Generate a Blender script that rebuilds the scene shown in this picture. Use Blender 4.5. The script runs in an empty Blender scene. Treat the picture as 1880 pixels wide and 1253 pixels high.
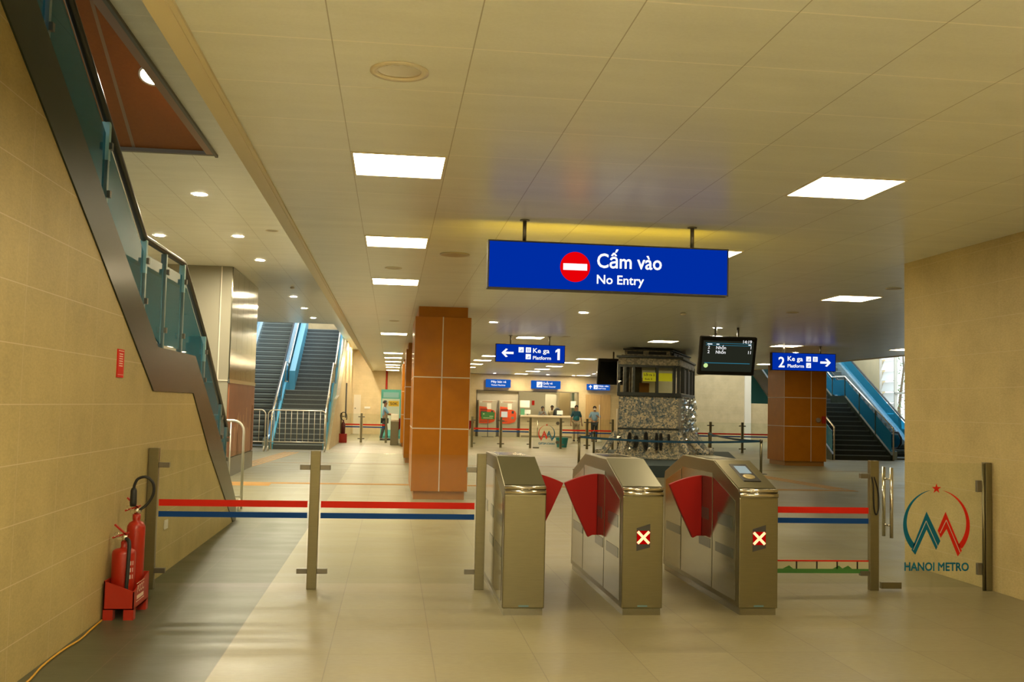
import bpy, bmesh, math, random
from mathutils import Vector, Matrix, Euler
import numpy as np
random.seed(7)
PI = math.pi
SC = bpy.context.scene
COL = SC.collection

# ------------------------------------------------------------------ camera, world, exposure
F_PX, EYE = 1866.0, 1.63
def cam_axes(y, p, r):
    cy, sy, cp, sp, cr, sr = math.cos(y), math.sin(y), math.cos(p), math.sin(p), math.cos(r), math.sin(r)
    yaw = np.array([[cy, -sy, 0], [sy, cy, 0], [0, 0, 1]])
    pit = np.array([[1, 0, 0], [0, cp, sp], [0, -sp, cp]])
    m = pit @ yaw
    m = np.array([m[0], -m[2], m[1]])
    return np.array([[cr, -sr, 0], [sr, cr, 0], [0, 0, 1]]) @ m
AX = cam_axes(math.radians(6.65), math.radians(3.675), math.radians(1.325))
cam_data = bpy.data.cameras.new('camera')
cam_data.sensor_width = 36.0
cam_data.lens = F_PX / 1880 * 36.0
cam_data.clip_start, cam_data.clip_end = 0.05, 300
cam = bpy.data.objects.new('camera', cam_data)
COL.objects.link(cam)
rx, dn, fw = Vector(AX[0]), Vector(AX[1]), Vector(AX[2])
mw = Matrix((( rx.x, -dn.x, -fw.x, 0), (rx.y, -dn.y, -fw.y, 0), (rx.z, -dn.z, -fw.z, EYE), (0, 0, 0, 1)))
cam.matrix_world = mw
SC.camera = cam

world = bpy.data.worlds.new('overcast_sky')
SC.world = world
world.use_nodes = True
bg = world.node_tree.nodes['Background']
bg.inputs[0].default_value = (0.88, 0.95, 0.97, 1)
bg.inputs[1].default_value = 3.4

SC.view_settings.view_transform = 'Standard'
SC.view_settings.look = 'None'
SC.view_settings.gamma = 1
SC.view_settings.use_curve_mapping = False
SC.view_settings.exposure = 0.0

PANEL_STRENGTH = 26.0
FAR_STRENGTH = 40.0
REAR_FILL_STRENGTH = 102.0
DOWN_STRENGTH = 450.0
LEFT_DOWN_STRENGTH = 2200.0
WARM = (1.0, 0.81, 0.50)

# ------------------------------------------------------------------ materials
MATS = {}
class NT:
    """small helper to wire shader nodes"""
    def __init__(s, m):
        s.t = m.node_tree; s.n = s.t.nodes; s.l = s.t.links
    def new(s, k, **kw):
        n = s.n.new(k)
        for a, b in kw.items(): setattr(n, a, b)
        return n
    def math(s, op, a, b=None, c=None):
        n = s.new('ShaderNodeMath', operation=op)
        for i, x in enumerate((a, b, c)):
            if x is None: continue
            if isinstance(x, (int, float)): n.inputs[i].default_value = x
            else: s.l.new(x, n.inputs[i])
        return n.outputs[0]
    def mix(s, fac, a, b):
        n = s.new('ShaderNodeMix', data_type='RGBA')
        for sock, x in ((n.inputs[0], fac), (n.inputs[6], a), (n.inputs[7], b)):
            if isinstance(x, (int, float)): sock.default_value = x
            elif isinstance(x, tuple): sock.default_value = (*x[:3], 1)
            else: s.l.new(x, sock)
        return n.outputs[2]
    def pos(s):
        g = s.new('ShaderNodeNewGeometry')
        sp = s.new('ShaderNodeSeparateXYZ')
        s.l.new(g.outputs['Position'], sp.inputs[0])
        return g.outputs['Position'], sp.outputs
    def line(s, coord, off, step, w):
        a = s.math('SUBTRACT', coord, off - w / 2)
        a = s.math('DIVIDE', a, step)
        a = s.math('FRACT', a)
        a = s.math('FRACT', s.math('ADD', a, 1.0))
        return s.math('LESS_THAN', a, w / step)
    def noise(s, vec, scale, detail=4, rough=0.6):
        n = s.new('ShaderNodeTexNoise')
        n.inputs['Scale'].default_value = scale; n.inputs['Detail'].default_value = detail
        n.inputs['Roughness'].default_value = rough
        if vec is not None: s.l.new(vec, n.inputs['Vector'])
        return n.outputs['Fac']
    def ramp(s, fac, stops):
        n = s.new('ShaderNodeValToRGB')
        el = n.color_ramp.elements
        while len(el) < len(stops): el.new(0.5)
        for e, (p, c) in zip(el, stops):
            e.position = p; e.color = (*c, 1)
        s.l.new(fac, n.inputs[0])
        return n.outputs[0]
    def stretch(s, vec, sc):
        n = s.new('ShaderNodeMapping'); n.inputs['Scale'].default_value = sc
        s.l.new(vec, n.inputs[0]); return n.outputs[0]

def mat(name, col=(.5, .5, .5), rough=.5, metal=0.0, spec=.5, noise=0.0, nscale=30, emit=None, es=1.0, coat=0.0, stretch=None):
    if name in MATS: return MATS[name]
    m = bpy.data.materials.new(name); m.use_nodes = True
    b = m.node_tree.nodes['Principled BSDF']
    b.inputs['Base Color'].default_value = (*col, 1)
    b.inputs['Roughness'].default_value = rough
    b.inputs['Metallic'].default_value = metal
    b.inputs['Specular IOR Level'].default_value = spec
    b.inputs['Coat Weight'].default_value = coat
    if coat: b.inputs['Coat Roughness'].default_value = .08
    if emit:
        b.inputs['Emission Color'].default_value = (*emit, 1)
        b.inputs['Emission Strength'].default_value = es
    if noise:
        t = NT(m)
        p, _ = t.pos()
        if stretch: p = t.stretch(p, stretch)
        f = t.noise(p, nscale)
        lo = tuple(c * (1 - noise) for c in col); hi = tuple(min(1, c * (1 + noise)) for c in col)
        t.l.new(t.ramp(f, [(.3, lo), (.7, hi)]), b.inputs['Base Color'])
    MATS[name] = m
    return m

def glass(name, tint=(.93, .97, .95), refl=1.0, film=None, fw=.4):
    if name in MATS: return MATS[name]
    m = bpy.data.materials.new(name); m.use_nodes = True
    t = NT(m); t.n.remove(t.n['Principled BSDF'])
    out = t.n['Material Output']
    tr = t.new('ShaderNodeBsdfTransparent'); tr.inputs[0].default_value = (*tint, 1)
    gl = t.new('ShaderNodeBsdfGlossy'); gl.inputs['Roughness'].default_value = .02
    fr = t.new('ShaderNodeFresnel'); fr.inputs[0].default_value = 1.45
    mx = t.new('ShaderNodeMixShader')
    gm = t.new('ShaderNodeNewGeometry')
    front = t.math('SUBTRACT', 1.0, gm.outputs['Backfacing'])
    t.l.new(t.math('MULTIPLY', t.math('MULTIPLY', fr.outputs[0], refl), front), mx.inputs[0])
    body = tr.outputs[0]
    if film:
        df = t.new('ShaderNodeBsdfDiffuse'); df.inputs[0].default_value = (*film, 1)
        m2 = t.new('ShaderNodeMixShader'); m2.inputs[0].default_value = fw
        t.l.new(tr.outputs[0], m2.inputs[1]); t.l.new(df.outputs[0], m2.inputs[2]); body = m2.outputs[0]
    t.l.new(body, mx.inputs[1]); t.l.new(gl.outputs[0], mx.inputs[2])
    t.l.new(mx.outputs[0], out.inputs[0])
    MATS[name] = m
    return m

def emitter(name, col, s):
    if name in MATS: return MATS[name]
    m = bpy.data.materials.new(name); m.use_nodes = True
    t = NT(m); t.n.remove(t.n['Principled BSDF'])
    e = t.new('ShaderNodeEmission'); e.inputs[0].default_value = (*col, 1); e.inputs[1].default_value = s
    t.l.new(e.outputs[0], t.n['Material Output'].inputs[0])
    MATS[name] = m
    return m

def stone(name, base, line_col, ax, off_h, step_h, off_z, step_z, w=.006, rough=.45):
    m = bpy.data.materials.new(name); m.use_nodes = True
    t = NT(m); b = t.n['Principled BSDF']
    p, o = t.pos()
    n1 = t.noise(p, 2.2, 5, .6); n2 = t.noise(t.stretch(p, (1, 1, 2.2)), 34, 4, .7)
    f = t.math('ADD', t.math('MULTIPLY', n1, .5), t.math('MULTIPLY', n2, .5))
    c = t.ramp(f, [(.34, tuple(x * .82 for x in base)), (.66, tuple(x * 1.15 for x in base))])
    lz = t.line(o[2], off_z, step_z, w)
    lh = t.math('MULTIPLY', t.line(o[ax], off_h, step_h, w), .65)
    l = t.math('MULTIPLY', t.math('MAXIMUM', lz, lh), .75)
    t.l.new(t.mix(l, c, line_col), b.inputs['Base Color'])
    b.inputs['Roughness'].default_value = rough
    b.inputs['Specular IOR Level'].default_value = .3
    MATS[name] = m
    return m

def floor_mat():
    m = bpy.data.materials.new('floor_tiles'); m.use_nodes = True
    t = NT(m); b = t.n['Principled BSDF']
    p, o = t.pos()
    n1 = t.noise(t.stretch(p, (.55, 1.6, 1)), 1.7, 4, .6); n2 = t.noise(t.stretch(p, (1, 3, 1)), 14, 4, .65)
    f = t.math('ADD', t.math('MULTIPLY', n1, .6), t.math('MULTIPLY', n2, .4))
    # per-tile tone
    ix = t.math('FLOOR', t.math('DIVIDE', t.math('SUBTRACT', o[0], .31), .667))
    iy = t.math('FLOOR', t.math('DIVIDE', t.math('SUBTRACT', o[1], 6.78), .725))
    cb = t.new('ShaderNodeCombineXYZ'); t.l.new(ix, cb.inputs[0]); t.l.new(iy, cb.inputs[1])
    wn = t.new('ShaderNodeTexWhiteNoise', noise_dimensions='2D'); t.l.new(cb.outputs[0], wn.inputs['Vector'])
    f = t.math('ADD', f, t.math('MULTIPLY', t.math('SUBTRACT', wn.outputs['Value'], .5), .12))
    c = t.ramp(f, [(.30, (.200, .178, .104)), (.70, (.295, .266, .158))])
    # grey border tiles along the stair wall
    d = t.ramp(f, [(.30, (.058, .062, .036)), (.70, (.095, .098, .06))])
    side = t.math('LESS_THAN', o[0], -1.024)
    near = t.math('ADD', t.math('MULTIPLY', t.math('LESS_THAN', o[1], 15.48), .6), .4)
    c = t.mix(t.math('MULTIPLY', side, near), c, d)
    lx = t.line(o[0], .31, .667, .007); ly = t.math('MULTIPLY', t.line(o[1], 6.78, .725, .008), .7)
    c = t.mix(t.math('MULTIPLY', t.math('MAXIMUM', lx, ly), .62), c, (.14, .12, .085))
    t.l.new(c, b.inputs['Base Color'])
    r = t.ramp(n1, [(.3, (.33,) * 3), (.7, (.46,) * 3)])
    t.l.new(r, b.inputs['Roughness'])
    b.inputs['Specular IOR Level'].default_value = .30
    MATS['floor'] = m
    return m

def ceil_mat(name, base, ox, oy):
    m = bpy.data.materials.new(name); m.use_nodes = True
    t = NT(m); b = t.n['Principled BSDF']
    p, o = t.pos()
    n1 = t.noise(t.stretch(p, (.5, 2, 1)), 2.0, 4, .6)
    n2 = t.noise(p, 60, 2, .5)
    f = t.math('ADD', t.math('MULTIPLY', n1, .7), t.math('MULTIPLY', n2, .3))
    c = t.ramp(f, [(.3, tuple(x * .93 for x in base)), (.7, tuple(x * 1.06 for x in base))])
    lx = t.line(o[0], ox, .667, .006); ly = t.line(o[1], oy, .698, .011)
    c = t.mix(t.math('MULTIPLY', ly, .9), c, (1.0, 1.0, .95))
    c = t.mix(t.math('MULTIPLY', lx, .6), c, (.22, .19, .13))
    t.l.new(c, b.inputs['Base Color'])
    b.inputs['Roughness'].default_value = .30
    b.inputs['Specular IOR Level'].default_value = .5
    # slightly wavy metal panels
    bp = t.new('ShaderNodeBump'); bp.inputs['Strength'].default_value = .12; bp.inputs['Distance'].default_value = .02
    t.l.new(t.noise(t.stretch(p, (.3, 1.6, 1)), 2.4, 2, .5), bp.inputs['Height'])
    t.l.new(bp.outputs[0], b.inputs['Normal'])
    MATS[name] = m
    return m

def mosaic(name, cols, scale):
    m = bpy.data.materials.new(name); m.use_nodes = True
    t = NT(m); b = t.n['Principled BSDF']
    p, _ = t.pos()
    v = t.new('ShaderNodeTexVoronoi'); v.inputs['Scale'].default_value = scale
    t.l.new(p, v.inputs['Vector'])
    sp = t.new('ShaderNodeSeparateColor'); t.l.new(v.outputs['Color'], sp.inputs[0])
    big = t.noise(p, 2.6, 6, .75)
    f = t.math('ADD', t.math('MULTIPLY', sp.outputs[0], .42), t.math('MULTIPLY', big, .92))
    t.l.new(t.ramp(f, cols), b.inputs['Base Color'])
    b.inputs['Roughness'].default_value = .35
    bp = t.new('ShaderNodeBump'); bp.inputs['Strength'].default_value = .5; bp.inputs['Distance'].default_value = .03
    t.l.new(v.outputs['Distance'], bp.inputs['Height']); t.l.new(bp.outputs[0], b.inputs['Normal'])
    MATS[name] = m
    return m

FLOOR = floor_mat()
CEIL = ceil_mat('ceiling_panels', (.82, .86, .83), .336, 4.75)
CEIL2 = ceil_mat('upper_ceiling_panels', (.85, .88, .82), -2.69 + .33, 4.75)
STONE_L = stone('stone_tiles_left', (.45, .365, .16), (.62, .53, .34), 1, 6.0, .70, .235, .3355)
STONE_R = stone('stone_tiles_right', (.55, .455, .235), (.62, .53, .34), 1, 6.16, .70, .235, .3355)
STONE_B = stone('stone_tiles_back', (.56, .45, .26), (.62, .53, .36), 0, 0, .70, .235, .3355)
STEEL = mat('brushed_steel', (.235, .215, .13), .30, .85, noise=.04, nscale=8, stretch=(1, 1, 14))
STEEL_D = mat('dark_steel', (.22, .21, .18), .35, .85)
STEEL_SIDE = mat('steel_side_panel', (.33, .32, .25), .12, .92, noise=.05, nscale=5, stretch=(1, 1, 6))
CHROME = mat('polished_steel', (.72, .69, .62), .16, 1.0)
BLACK = mat('black_plastic', (.012, .012, .012), .4)
DARK = mat('dark_grey_plastic', (.05, .05, .05), .5)
RED = mat('red_paint', (.36, .017, .005), .36, coat=.08)
RED_FLAP = mat('red_flap', (.34, .005, .003), .5, spec=.25)
RED_FILM = mat('red_film', (.66, .018, .006), .6, spec=.2)
BLUE_FILM = mat('blue_film', (.003, .055, .26), .6, spec=.2)
WHITE_FILM = mat('white_film', (.55, .52, .42), .6)
GREEN_FILM = mat('green_film', (.05, .20, .04), .5)
TEAL_FILM = mat('teal_film', (.003, .14, .25), .6, spec=.2)
WHITE = mat('white_paint', (.72, .70, .64), .45)
RUBBER = mat('black_rubber', (.015, .017, .018), .55)
GLASS = glass('clear_glass', (.955, .975, .955))
GLASS_BLUE = glass('blue_film_glass', (.14, .52, .70), .8, (.03, .27, .42), .48)
BROWN = mat('orange_brown_panel', (.40, .135, .003), .36, spec=.22, coat=.05, noise=.08, nscale=3)
JOINT = mat('pale_joint', (.62, .56, .46), .5)
STRINGER = mat('dark_glossy_cladding', (.032, .040, .026), .26, .0, spec=.26)
BLUE_METAL = mat('blue_film_metal', (.07, .36, .52), .3, .1)
CYAN = mat('pale_blue_film', (.30, .62, .78), .3)
STEP = mat('dark_stone_step', (.055, .065, .062), .5, noise=.15, nscale=20)
STEP_UP = mat('upper_step', (.10, .16, .18), .5, noise=.12, nscale=20)
NOSING = mat('step_nosing', (.22, .26, .25), .45)

# ------------------------------------------------------------------ mesh helpers
class MB:
    def __init__(s): s.v = []; s.f = []; s.sm = []; s.mi = []; s.cur = 0
    def m(s, i): s.cur = i; return s
    def face(s, idx, smooth=False):
        s.f.append(idx); s.sm.append(smooth); s.mi.append(s.cur)
    def add(s, verts, faces, smooth=False):
        o = len(s.v); s.v += [tuple(v) for v in verts]
        for f in faces: s.face([o + i for i in f], smooth)
        return s
    def hose(s, pts, r, n=10):
        P = [Vector(p) for p in pts]; out = []
        for i in range(len(P) - 1):
            a, b, c, d = P[max(i - 1, 0)], P[i], P[i + 1], P[min(i + 2, len(P) - 1)]
            for k in range(5):
                f = k / 5; out.append(.5 * ((2 * b) + (c - a) * f + (2 * a - 5 * b + 4 * c - d) * f * f + (3 * b - a - 3 * c + d) * f ** 3))
        return s.tube(out + [P[-1]], r, n)
    def box(s, x0, x1, y0, y1, z0, z1):
        x0, x1 = min(x0, x1), max(x0, x1); y0, y1 = min(y0, y1), max(y0, y1); z0, z1 = min(z0, z1), max(z0, z1)
        return s.add([(x0, y0, z0), (x1, y0, z0), (x1, y1, z0), (x0, y1, z0), (x0, y0, z1), (x1, y0, z1), (x1, y1, z1), (x0, y1, z1)],
                     [(0, 3, 2, 1), (4, 5, 6, 7), (0, 1, 5, 4), (1, 2, 6, 5), (2, 3, 7, 6), (3, 0, 4, 7)])
    def obox(s, c, ux, uy, uz, hx, hy, hz):
        c, ux, uy, uz = Vector(c), Vector(ux).normalized(), Vector(uy).normalized(), Vector(uz).normalized()
        vs = [c + ux * (hx * a) + uy * (hy * b) + uz * (hz * d) for d in (-1, 1) for a, b in ((-1, -1), (1, -1), (1, 1), (-1, 1))]
        return s.add(vs, [(0, 3, 2, 1), (4, 5, 6, 7), (0, 1, 5, 4), (1, 2, 6, 5), (2, 3, 7, 6), (3, 0, 4, 7)])
    def prism(s, poly, d0, d1):
        """poly: 3-D points, extruded from +d0 to +d1 (vectors)"""
        d0, d1 = Vector(d0), Vector(d1); n = len(poly)
        vs = [Vector(p) + d0 for p in poly] + [Vector(p) + d1 for p in poly]
        return s.add(vs, [tuple(range(n))[::-1], tuple(range(n, 2 * n))] + [(i, (i + 1) % n, n + (i + 1) % n, n + i) for i in range(n)])
    def px(s, yz, x0, x1): return s.prism([(0, y, z) for y, z in yz], (x0, 0, 0), (x1, 0, 0))
    def py(s, xz, y0, y1): return s.prism([(x, 0, z) for x, z in xz], (0, y0, 0), (0, y1, 0))
    def pz(s, xy, z0, z1): return s.prism([(x, y, 0) for x, y in xy], (0, 0, z0), (0, 0, z1))
    def tube(s, pts, r, n=10, cap=True, smooth=True):
        pts = [Vector(p) for p in pts]; k = len(pts)
        rs = r if isinstance(r, (list, tuple)) else [r] * k
        o = len(s.v); up = None
        for i, p in enumerate(pts):
            t = (pts[min(i + 1, k - 1)] - pts[max(i - 1, 0)])
            t = t.normalized() if t.length > 1e-9 else Vector((0, 0, 1))
            if up is None:
                a = Vector((0, 0, 1)) if abs(t.z) < .9 else Vector((1, 0, 0))
                up = t.cross(a).normalized()
            else:
                up = (up - t * up.dot(t)); up = up.normalized() if up.length > 1e-6 else t.orthogonal().normalized()
            w = t.cross(up)
            for j in range(n):
                a = 2 * PI * j / n
                s.v.append(tuple(p + (up * math.cos(a) + w * math.sin(a)) * rs[i]))
        for i in range(k - 1):
            for j in range(n):
                a, b = o + i * n + j, o + i * n + (j + 1) % n
                s.face([a, b, b + n, a + n], smooth)
        if cap:
            s.face([o + j for j in range(n)][::-1]); s.face([o + (k - 1) * n + j for j in range(n)])
        return s
    def lathe(s, c, prof, n=20, axis=(0, 0, 1), cap=True):
        c = Vector(c); ax = Vector(axis).normalized()
        u = ax.orthogonal().normalized(); w = ax.cross(u); o = len(s.v)
        for r, h in prof:
            for j in range(n):
                a = 2 * PI * j / n
                s.v.append(tuple(c + ax * h + (u * math.cos(a) + w * math.sin(a)) * max(r, 1e-4)))
        for i in range(len(prof) - 1):
            for j in range(n):
                a, b = o + i * n + j, o + i * n + (j + 1) % n
                s.face([a, b, b + n, a + n], True)
        if cap:
            s.face([o + j for j in range(n)][::-1]); e = o + (len(prof) - 1) * n
            s.face([e + j for j in range(n)])
        return s
    def ball(s, c, r, sc=(1, 1, 1), n=12):
        c = Vector(c); o = len(s.v); k = n // 2
        for i in range(k + 1):
            th = PI * i / k
            for j in range(n):
                a = 2 * PI * j / n
                s.v.append((c.x + r * sc[0] * math.sin(th) * math.cos(a), c.y + r * sc[1] * math.sin(th) * math.sin(a), c.z + r * sc[2] * math.cos(th)))
        for i in range(k):
            for j in range(n):
                a, b = o + i * n + j, o + i * n + (j + 1) % n
                s.face([a, a + n, b + n, b], True)
        return s
    def disc(s, c, nrm, r, t, n=28):
        return s.lathe(c, [(r, 0), (r, t)], n, nrm)
    def build(s, name, mats, parent=None, label=None, bevel=0.0, kind=None):
        if not isinstance(mats, (list, tuple)): mats = [mats]
        me = bpy.data.meshes.new(name)
        if parent is not None: org = ORG[parent.name]
        else:
            a = np.array(s.v); lo, hi = a.min(0), a.max(0)
            org = Vector(((lo[0] + hi[0]) / 2, (lo[1] + hi[1]) / 2, lo[2]))
        me.from_pydata([tuple(Vector(v) - org) for v in s.v], [], s.f)
        me.polygons.foreach_set('use_smooth', s.sm)
        me.polygons.foreach_set('material_index', s.mi)
        for m in mats: me.materials.append(m)
        b = bmesh.new(); b.from_mesh(me)
        bmesh.ops.recalc_face_normals(b, faces=b.faces); b.to_mesh(me); b.free()
        me.update()
        ob = bpy.data.objects.new(name, me); COL.objects.link(ob)
        if parent is not None: ob.parent = parent
        else: ob.location = org
        ORG[ob.name] = org
        if label: ob['label'] = label
        if kind: ob['kind'] = kind
        if bevel:
            md = ob.modifiers.new('bevel', 'BEVEL'); md.width = bevel; md.segments = 2; md.limit_method = 'ANGLE'
            md.harden_normals = False
        return ob
ORG = {}
def thing(name, label, cat, loc, group=None):
    o = bpy.data.objects.new(name, None); COL.objects.link(o)
    o.location = loc; o.empty_display_size = .1
    o['label'] = label; o['category'] = cat
    if group: o['group'] = group
    ORG[o.name] = Vector(loc)
    return o
def tag(o, label, cat, group=None):
    o['label'] = label; o['category'] = cat
    if group: o['group'] = group
    return o
def struct(mb, name, m, bevel=0, label=None):
    return mb.build(name, m, None, label, bevel, 'structure')
def copy_tree(root, loc, label=None, rotz=None):
    kids = {}
    for o in list(COL.objects):
        if o.parent: kids.setdefault(o.parent.name, []).append(o)
    def rec(o, par):
        c = o.copy(); COL.objects.link(c); c.parent = par
        for ch in kids.get(o.name, []): rec(ch, c)
        return c
    r = rec(root, None); r.location = loc
    if label: r['label'] = label
    if rotz is not None: r.rotation_euler = (0, 0, rotz)
    return r

TXT = {}
def text_geo(s, bold):
    if (s, bold) in TXT: return TXT[(s, bold)]
    cu = bpy.data.curves.new('lettering_curve', 'FONT'); cu.body = s; cu.size = 1.0
    cu.offset = 0; cu.resolution_u = 3; cu.extrude = 0
    ob = bpy.data.objects.new('lettering_tmp', cu); COL.objects.link(ob)
    dg = bpy.context.evaluated_depsgraph_get(); dg.update()
    me = bpy.data.meshes.new_from_object(ob.evaluated_get(dg))
    vs = [tuple(v.co) for v in me.vertices]; fs = [tuple(p.vertices) for p in me.polygons]
    bpy.data.objects.remove(ob); bpy.data.meshes.remove(me); bpy.data.curves.remove(cu)
    if bold:    # embolden by overlaying slightly shifted outlines
        base, bf = vs, fs; vs, fs = [], []
        for k, (dx, dy) in enumerate(((0, 0), (1, 0), (-1, 0), (0, 1), (0, -1), (.7, .7), (-.7, .7), (.7, -.7), (-.7, -.7))):
            o = len(vs); vs += [(v[0] + dx * bold, v[1] + dy * bold, k * .00015) for v in base]; fs += [tuple(i + o for i in f) for f in bf]
    TXT[(s, bold)] = (vs, fs)
    return vs, fs
def text(mb, s, at, right, up, cap, width=None, align='L', bold=.018):
    """lettering with cap height `cap`, lower-left corner (baseline) at `at`"""
    vs, fs = text_geo(s, bold)
    if not vs: return mb
    a = np.array(vs); sc = cap / .73
    x0, x1 = a[:, 0].min(), a[:, 0].max()
    sx = sc if width is None else width / (x1 - x0)
    w = (x1 - x0) * sx
    sh = {'L': 0, 'C': -w / 2, 'R': -w}[align]
    at, right, up = Vector(at), Vector(right).normalized(), Vector(up).normalized()
    nv = right.cross(up)
    return mb.add([at + right * ((v[0] - x0) * sx + sh) + up * (v[1] * sc) + nv * v[2] for v in vs], fs)
X1, Y1, Z1 = Vector((1, 0, 0)), Vector((0, 1, 0)), Vector((0, 0, 1))
def ordinal(i): return ['nearest', 'second', 'third', 'fourth', 'fifth', 'sixth', 'seventh', 'eighth', 'ninth', 'tenth', 'eleventh', 'twelfth'][i]

# ------------------------------------------------------------------ the setting
HC, HU, YB = 3.33, 4.42, 54.0
XL, XR = -2.07, 5.67
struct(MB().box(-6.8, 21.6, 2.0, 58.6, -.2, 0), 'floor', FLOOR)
struct(MB().box(-6.8, 21.6, -18, 2.0, -.2, 0), 'floor_rear_bounce', mat('pale_bounce_floor', (.66, .64, .54), .5, noise=.06, nscale=3))  # unseen floor made paler to bounce light up onto the ceiling
mb = MB()
mb.box(-1.08, 14.42, -18, 58, HC, HC + .12)
struct(mb, 'ceiling', CEIL)
mb = MB()
mb.box(-2.07, -1.0, -18, 36.8, HU, HU + .12); mb.box(-6.8, -2.07, -18, -4, HU, HU + .12); mb.box(-6.8, -2.07, 11.79, 36.8, HU, HU + .12)
mb.box(-2.15, -1.0, 36.8, 58, HU, HU + .12)
struct(mb, 'ceiling_left', CEIL2)
struct(MB().box(14.42, 15.3, 10, 58, HU, HU + .12).box(15.3, 21.6, 10, 36.8, HU, HU + .12), 'ceiling_right', CEIL2)
# edge trims of the main ceiling
mb = MB(); mb.box(-1.10, -1.0, -18, 54, HC - .025, HU); mb.box(-1.0, -.975, -18, 54, HC - .018, HC + .02)
struct(mb, 'trim_1', mat('beige_metal_trim', (.74, .66, .46), .4))
struct(MB().box(14.4, 14.5, 10.8, 54, HC - .02, HU), 'trim_2', MATS['beige_metal_trim'])
# brown sloping soffit over the near stairs
slope = math.tan(math.radians(28.5))
mb = MB(); y0 = 11.79; zs = HU + .012
def soff(x0, x1, y_a, y_b, dz):
    za, zb = zs + (y0 - y_a) * slope + dz, zs + (y0 - y_b) * slope + dz
    mb.add([(x0, y_a, za), (x1, y_a, za), (x1, y_b, zb), (x0, y_b, zb), (x0, y_a, za + .1), (x1, y_a, za + .1), (x1, y_b, zb + .1), (x0, y_b, zb + .1)],
           [(0, 3, 2, 1), (4, 5, 6, 7), (0, 1, 5, 4), (1, 2, 6, 5), (2, 3, 7, 6), (3, 0, 4, 7)])
soff(-5.2, -2.995, -4, y0, 0); soff(-2.97, -2.07, -4, y0, 0)
mb.m(1); soff(-3.0, -2.965, -4, y0, -.004)
struct(mb, 'ceiling_stair', [mat('brown_soffit', (.30, .11, .022), .45, noise=.06), mat('soffit_joint', (.32, .24, .15), .5)])
mb = MB(); mb.box(-2.18, -2.07, -4, 11.79, HU - .01, HU + .05)
struct(mb, 'trim_3', mat('brown_lip', (.27, .13, .06), .4))
mb = MB(); mb.box(-2.09, -2.06, -4, 11.8, HU - .03, HU + .01); mb.box(-5.2, -2.06, 11.74, 11.80, HU - .012, HU + .03)
struct(mb, 'trim_4', mat('opening_edge_metal', (.12, .11, .08), .5))
mb = MB(); mb.box(-2.07, -1.95, -4, 11.8, HU + .12, 11.5); struct(mb, 'wall_shaft', mat('brown_side', (.16, .06, .02), .6))

# walls
low = [(14.05, 0), (13.82, .125), (12.04, 1.03), (10.95, 1.69), (9.16, 1.69), (7.17, 2.74), (5.40, 3.66), (-1.0, 7.05)]
struct(MB().px([(-18, 0)] + low + [(-18, 7.05)], XL - .14, XL), 'wall_left', STONE_L)
struct(MB().box(XR, 14.42, -18, 10.75, 0, HC), 'wall_right', STONE_R)
mb = MB(); mb.box(-6.8, -6.5, -18, 58.6, 0, 9)
struct(mb, 'wall_outer_left', STONE_B)
mb = MB(); yw0, yw1 = 38.2, 42.05
mb.box(21.0, 21.3, 10.75, yw0, 0, 9); mb.box(21.0, 21.3, yw1, 58.6, 0, 9); mb.box(21.0, 21.3, yw0, yw1, 0, 1.0); mb.box(21.0, 21.3, yw0, yw1, 5.2, 9)
struct(mb, 'wall_outer_right', STONE_B)
struct(MB().box(14.42, 21.3, 10.45, 10.75, 0, 4.5), 'wall_front_right', STONE_B)
mb = MB(); TX0, TX1, TZ = 4.50, 9.93, 2.42
struct(MB().box(-6.6, TX0, YB, YB + .3, 0, 9), 'wall_back_left', STONE_B)
struct(MB().box(TX1, 21.3, YB, YB + .3, 0, 9), 'wall_back_right', STONE_B)
struct(MB().box(TX0, TX1, YB, YB + .3, TZ, 4.6), 'wall_back', STONE_B)
struct(MB().box(-6.8, XR, -18.3, -18, 0, HU), 'wall_rear', STONE_B)
# ticket office behind the counter
mb = MB(); mb.box(4.2, 10.4, 58.2, 58.4, 0, HC); mb.box(4.2, 4.35, YB + .3, 58.3, 0, HC); mb.box(10.25, 10.4, YB + .3, 58.3, 0, HC)
struct(mb, 'wall_office', mat('office_wall', (.60, .52, .36), .7))
# pale corner strip and red-trimmed details of the far walls
struct(MB().box(19.2, 19.55, YB - .12, YB, 0, 4.4), 'trim_5', mat('pale_pilaster', (.75, .70, .58), .5))

# window with louvres in the right outer wall
mb = MB(); 
for z in np.arange(1.0, 5.2, .46): mb.obox((21.16, (40.75 + yw1) / 2, z), (.35, 0, 1), (0, 1, 0), (-1, 0, .35), .215, (yw1 - 40.75) / 2, .012)
lou = mat('white_louvre', (.80, .80, .78), .5)
fr = MB()
for y in (yw0, 40.72, yw1): fr.box(21.02, 21.14, y - .04, y + .04, 1.0, 5.2)
for z in (1.02, 2.55, 5.18): fr.box(21.02, 21.14, yw0, 40.72, z - .04, z + .04)
w1 = struct(fr, 'window_1', mat('window_frame', (.55, .52, .45), .5))
mb.build('louvre_blades', lou, w1)
MB().box(21.07, 21.08, yw0, 40.7, 1.0, 5.2).build('window_pane', glass('window_glass', (.95, .97, .97)), w1)
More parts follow.
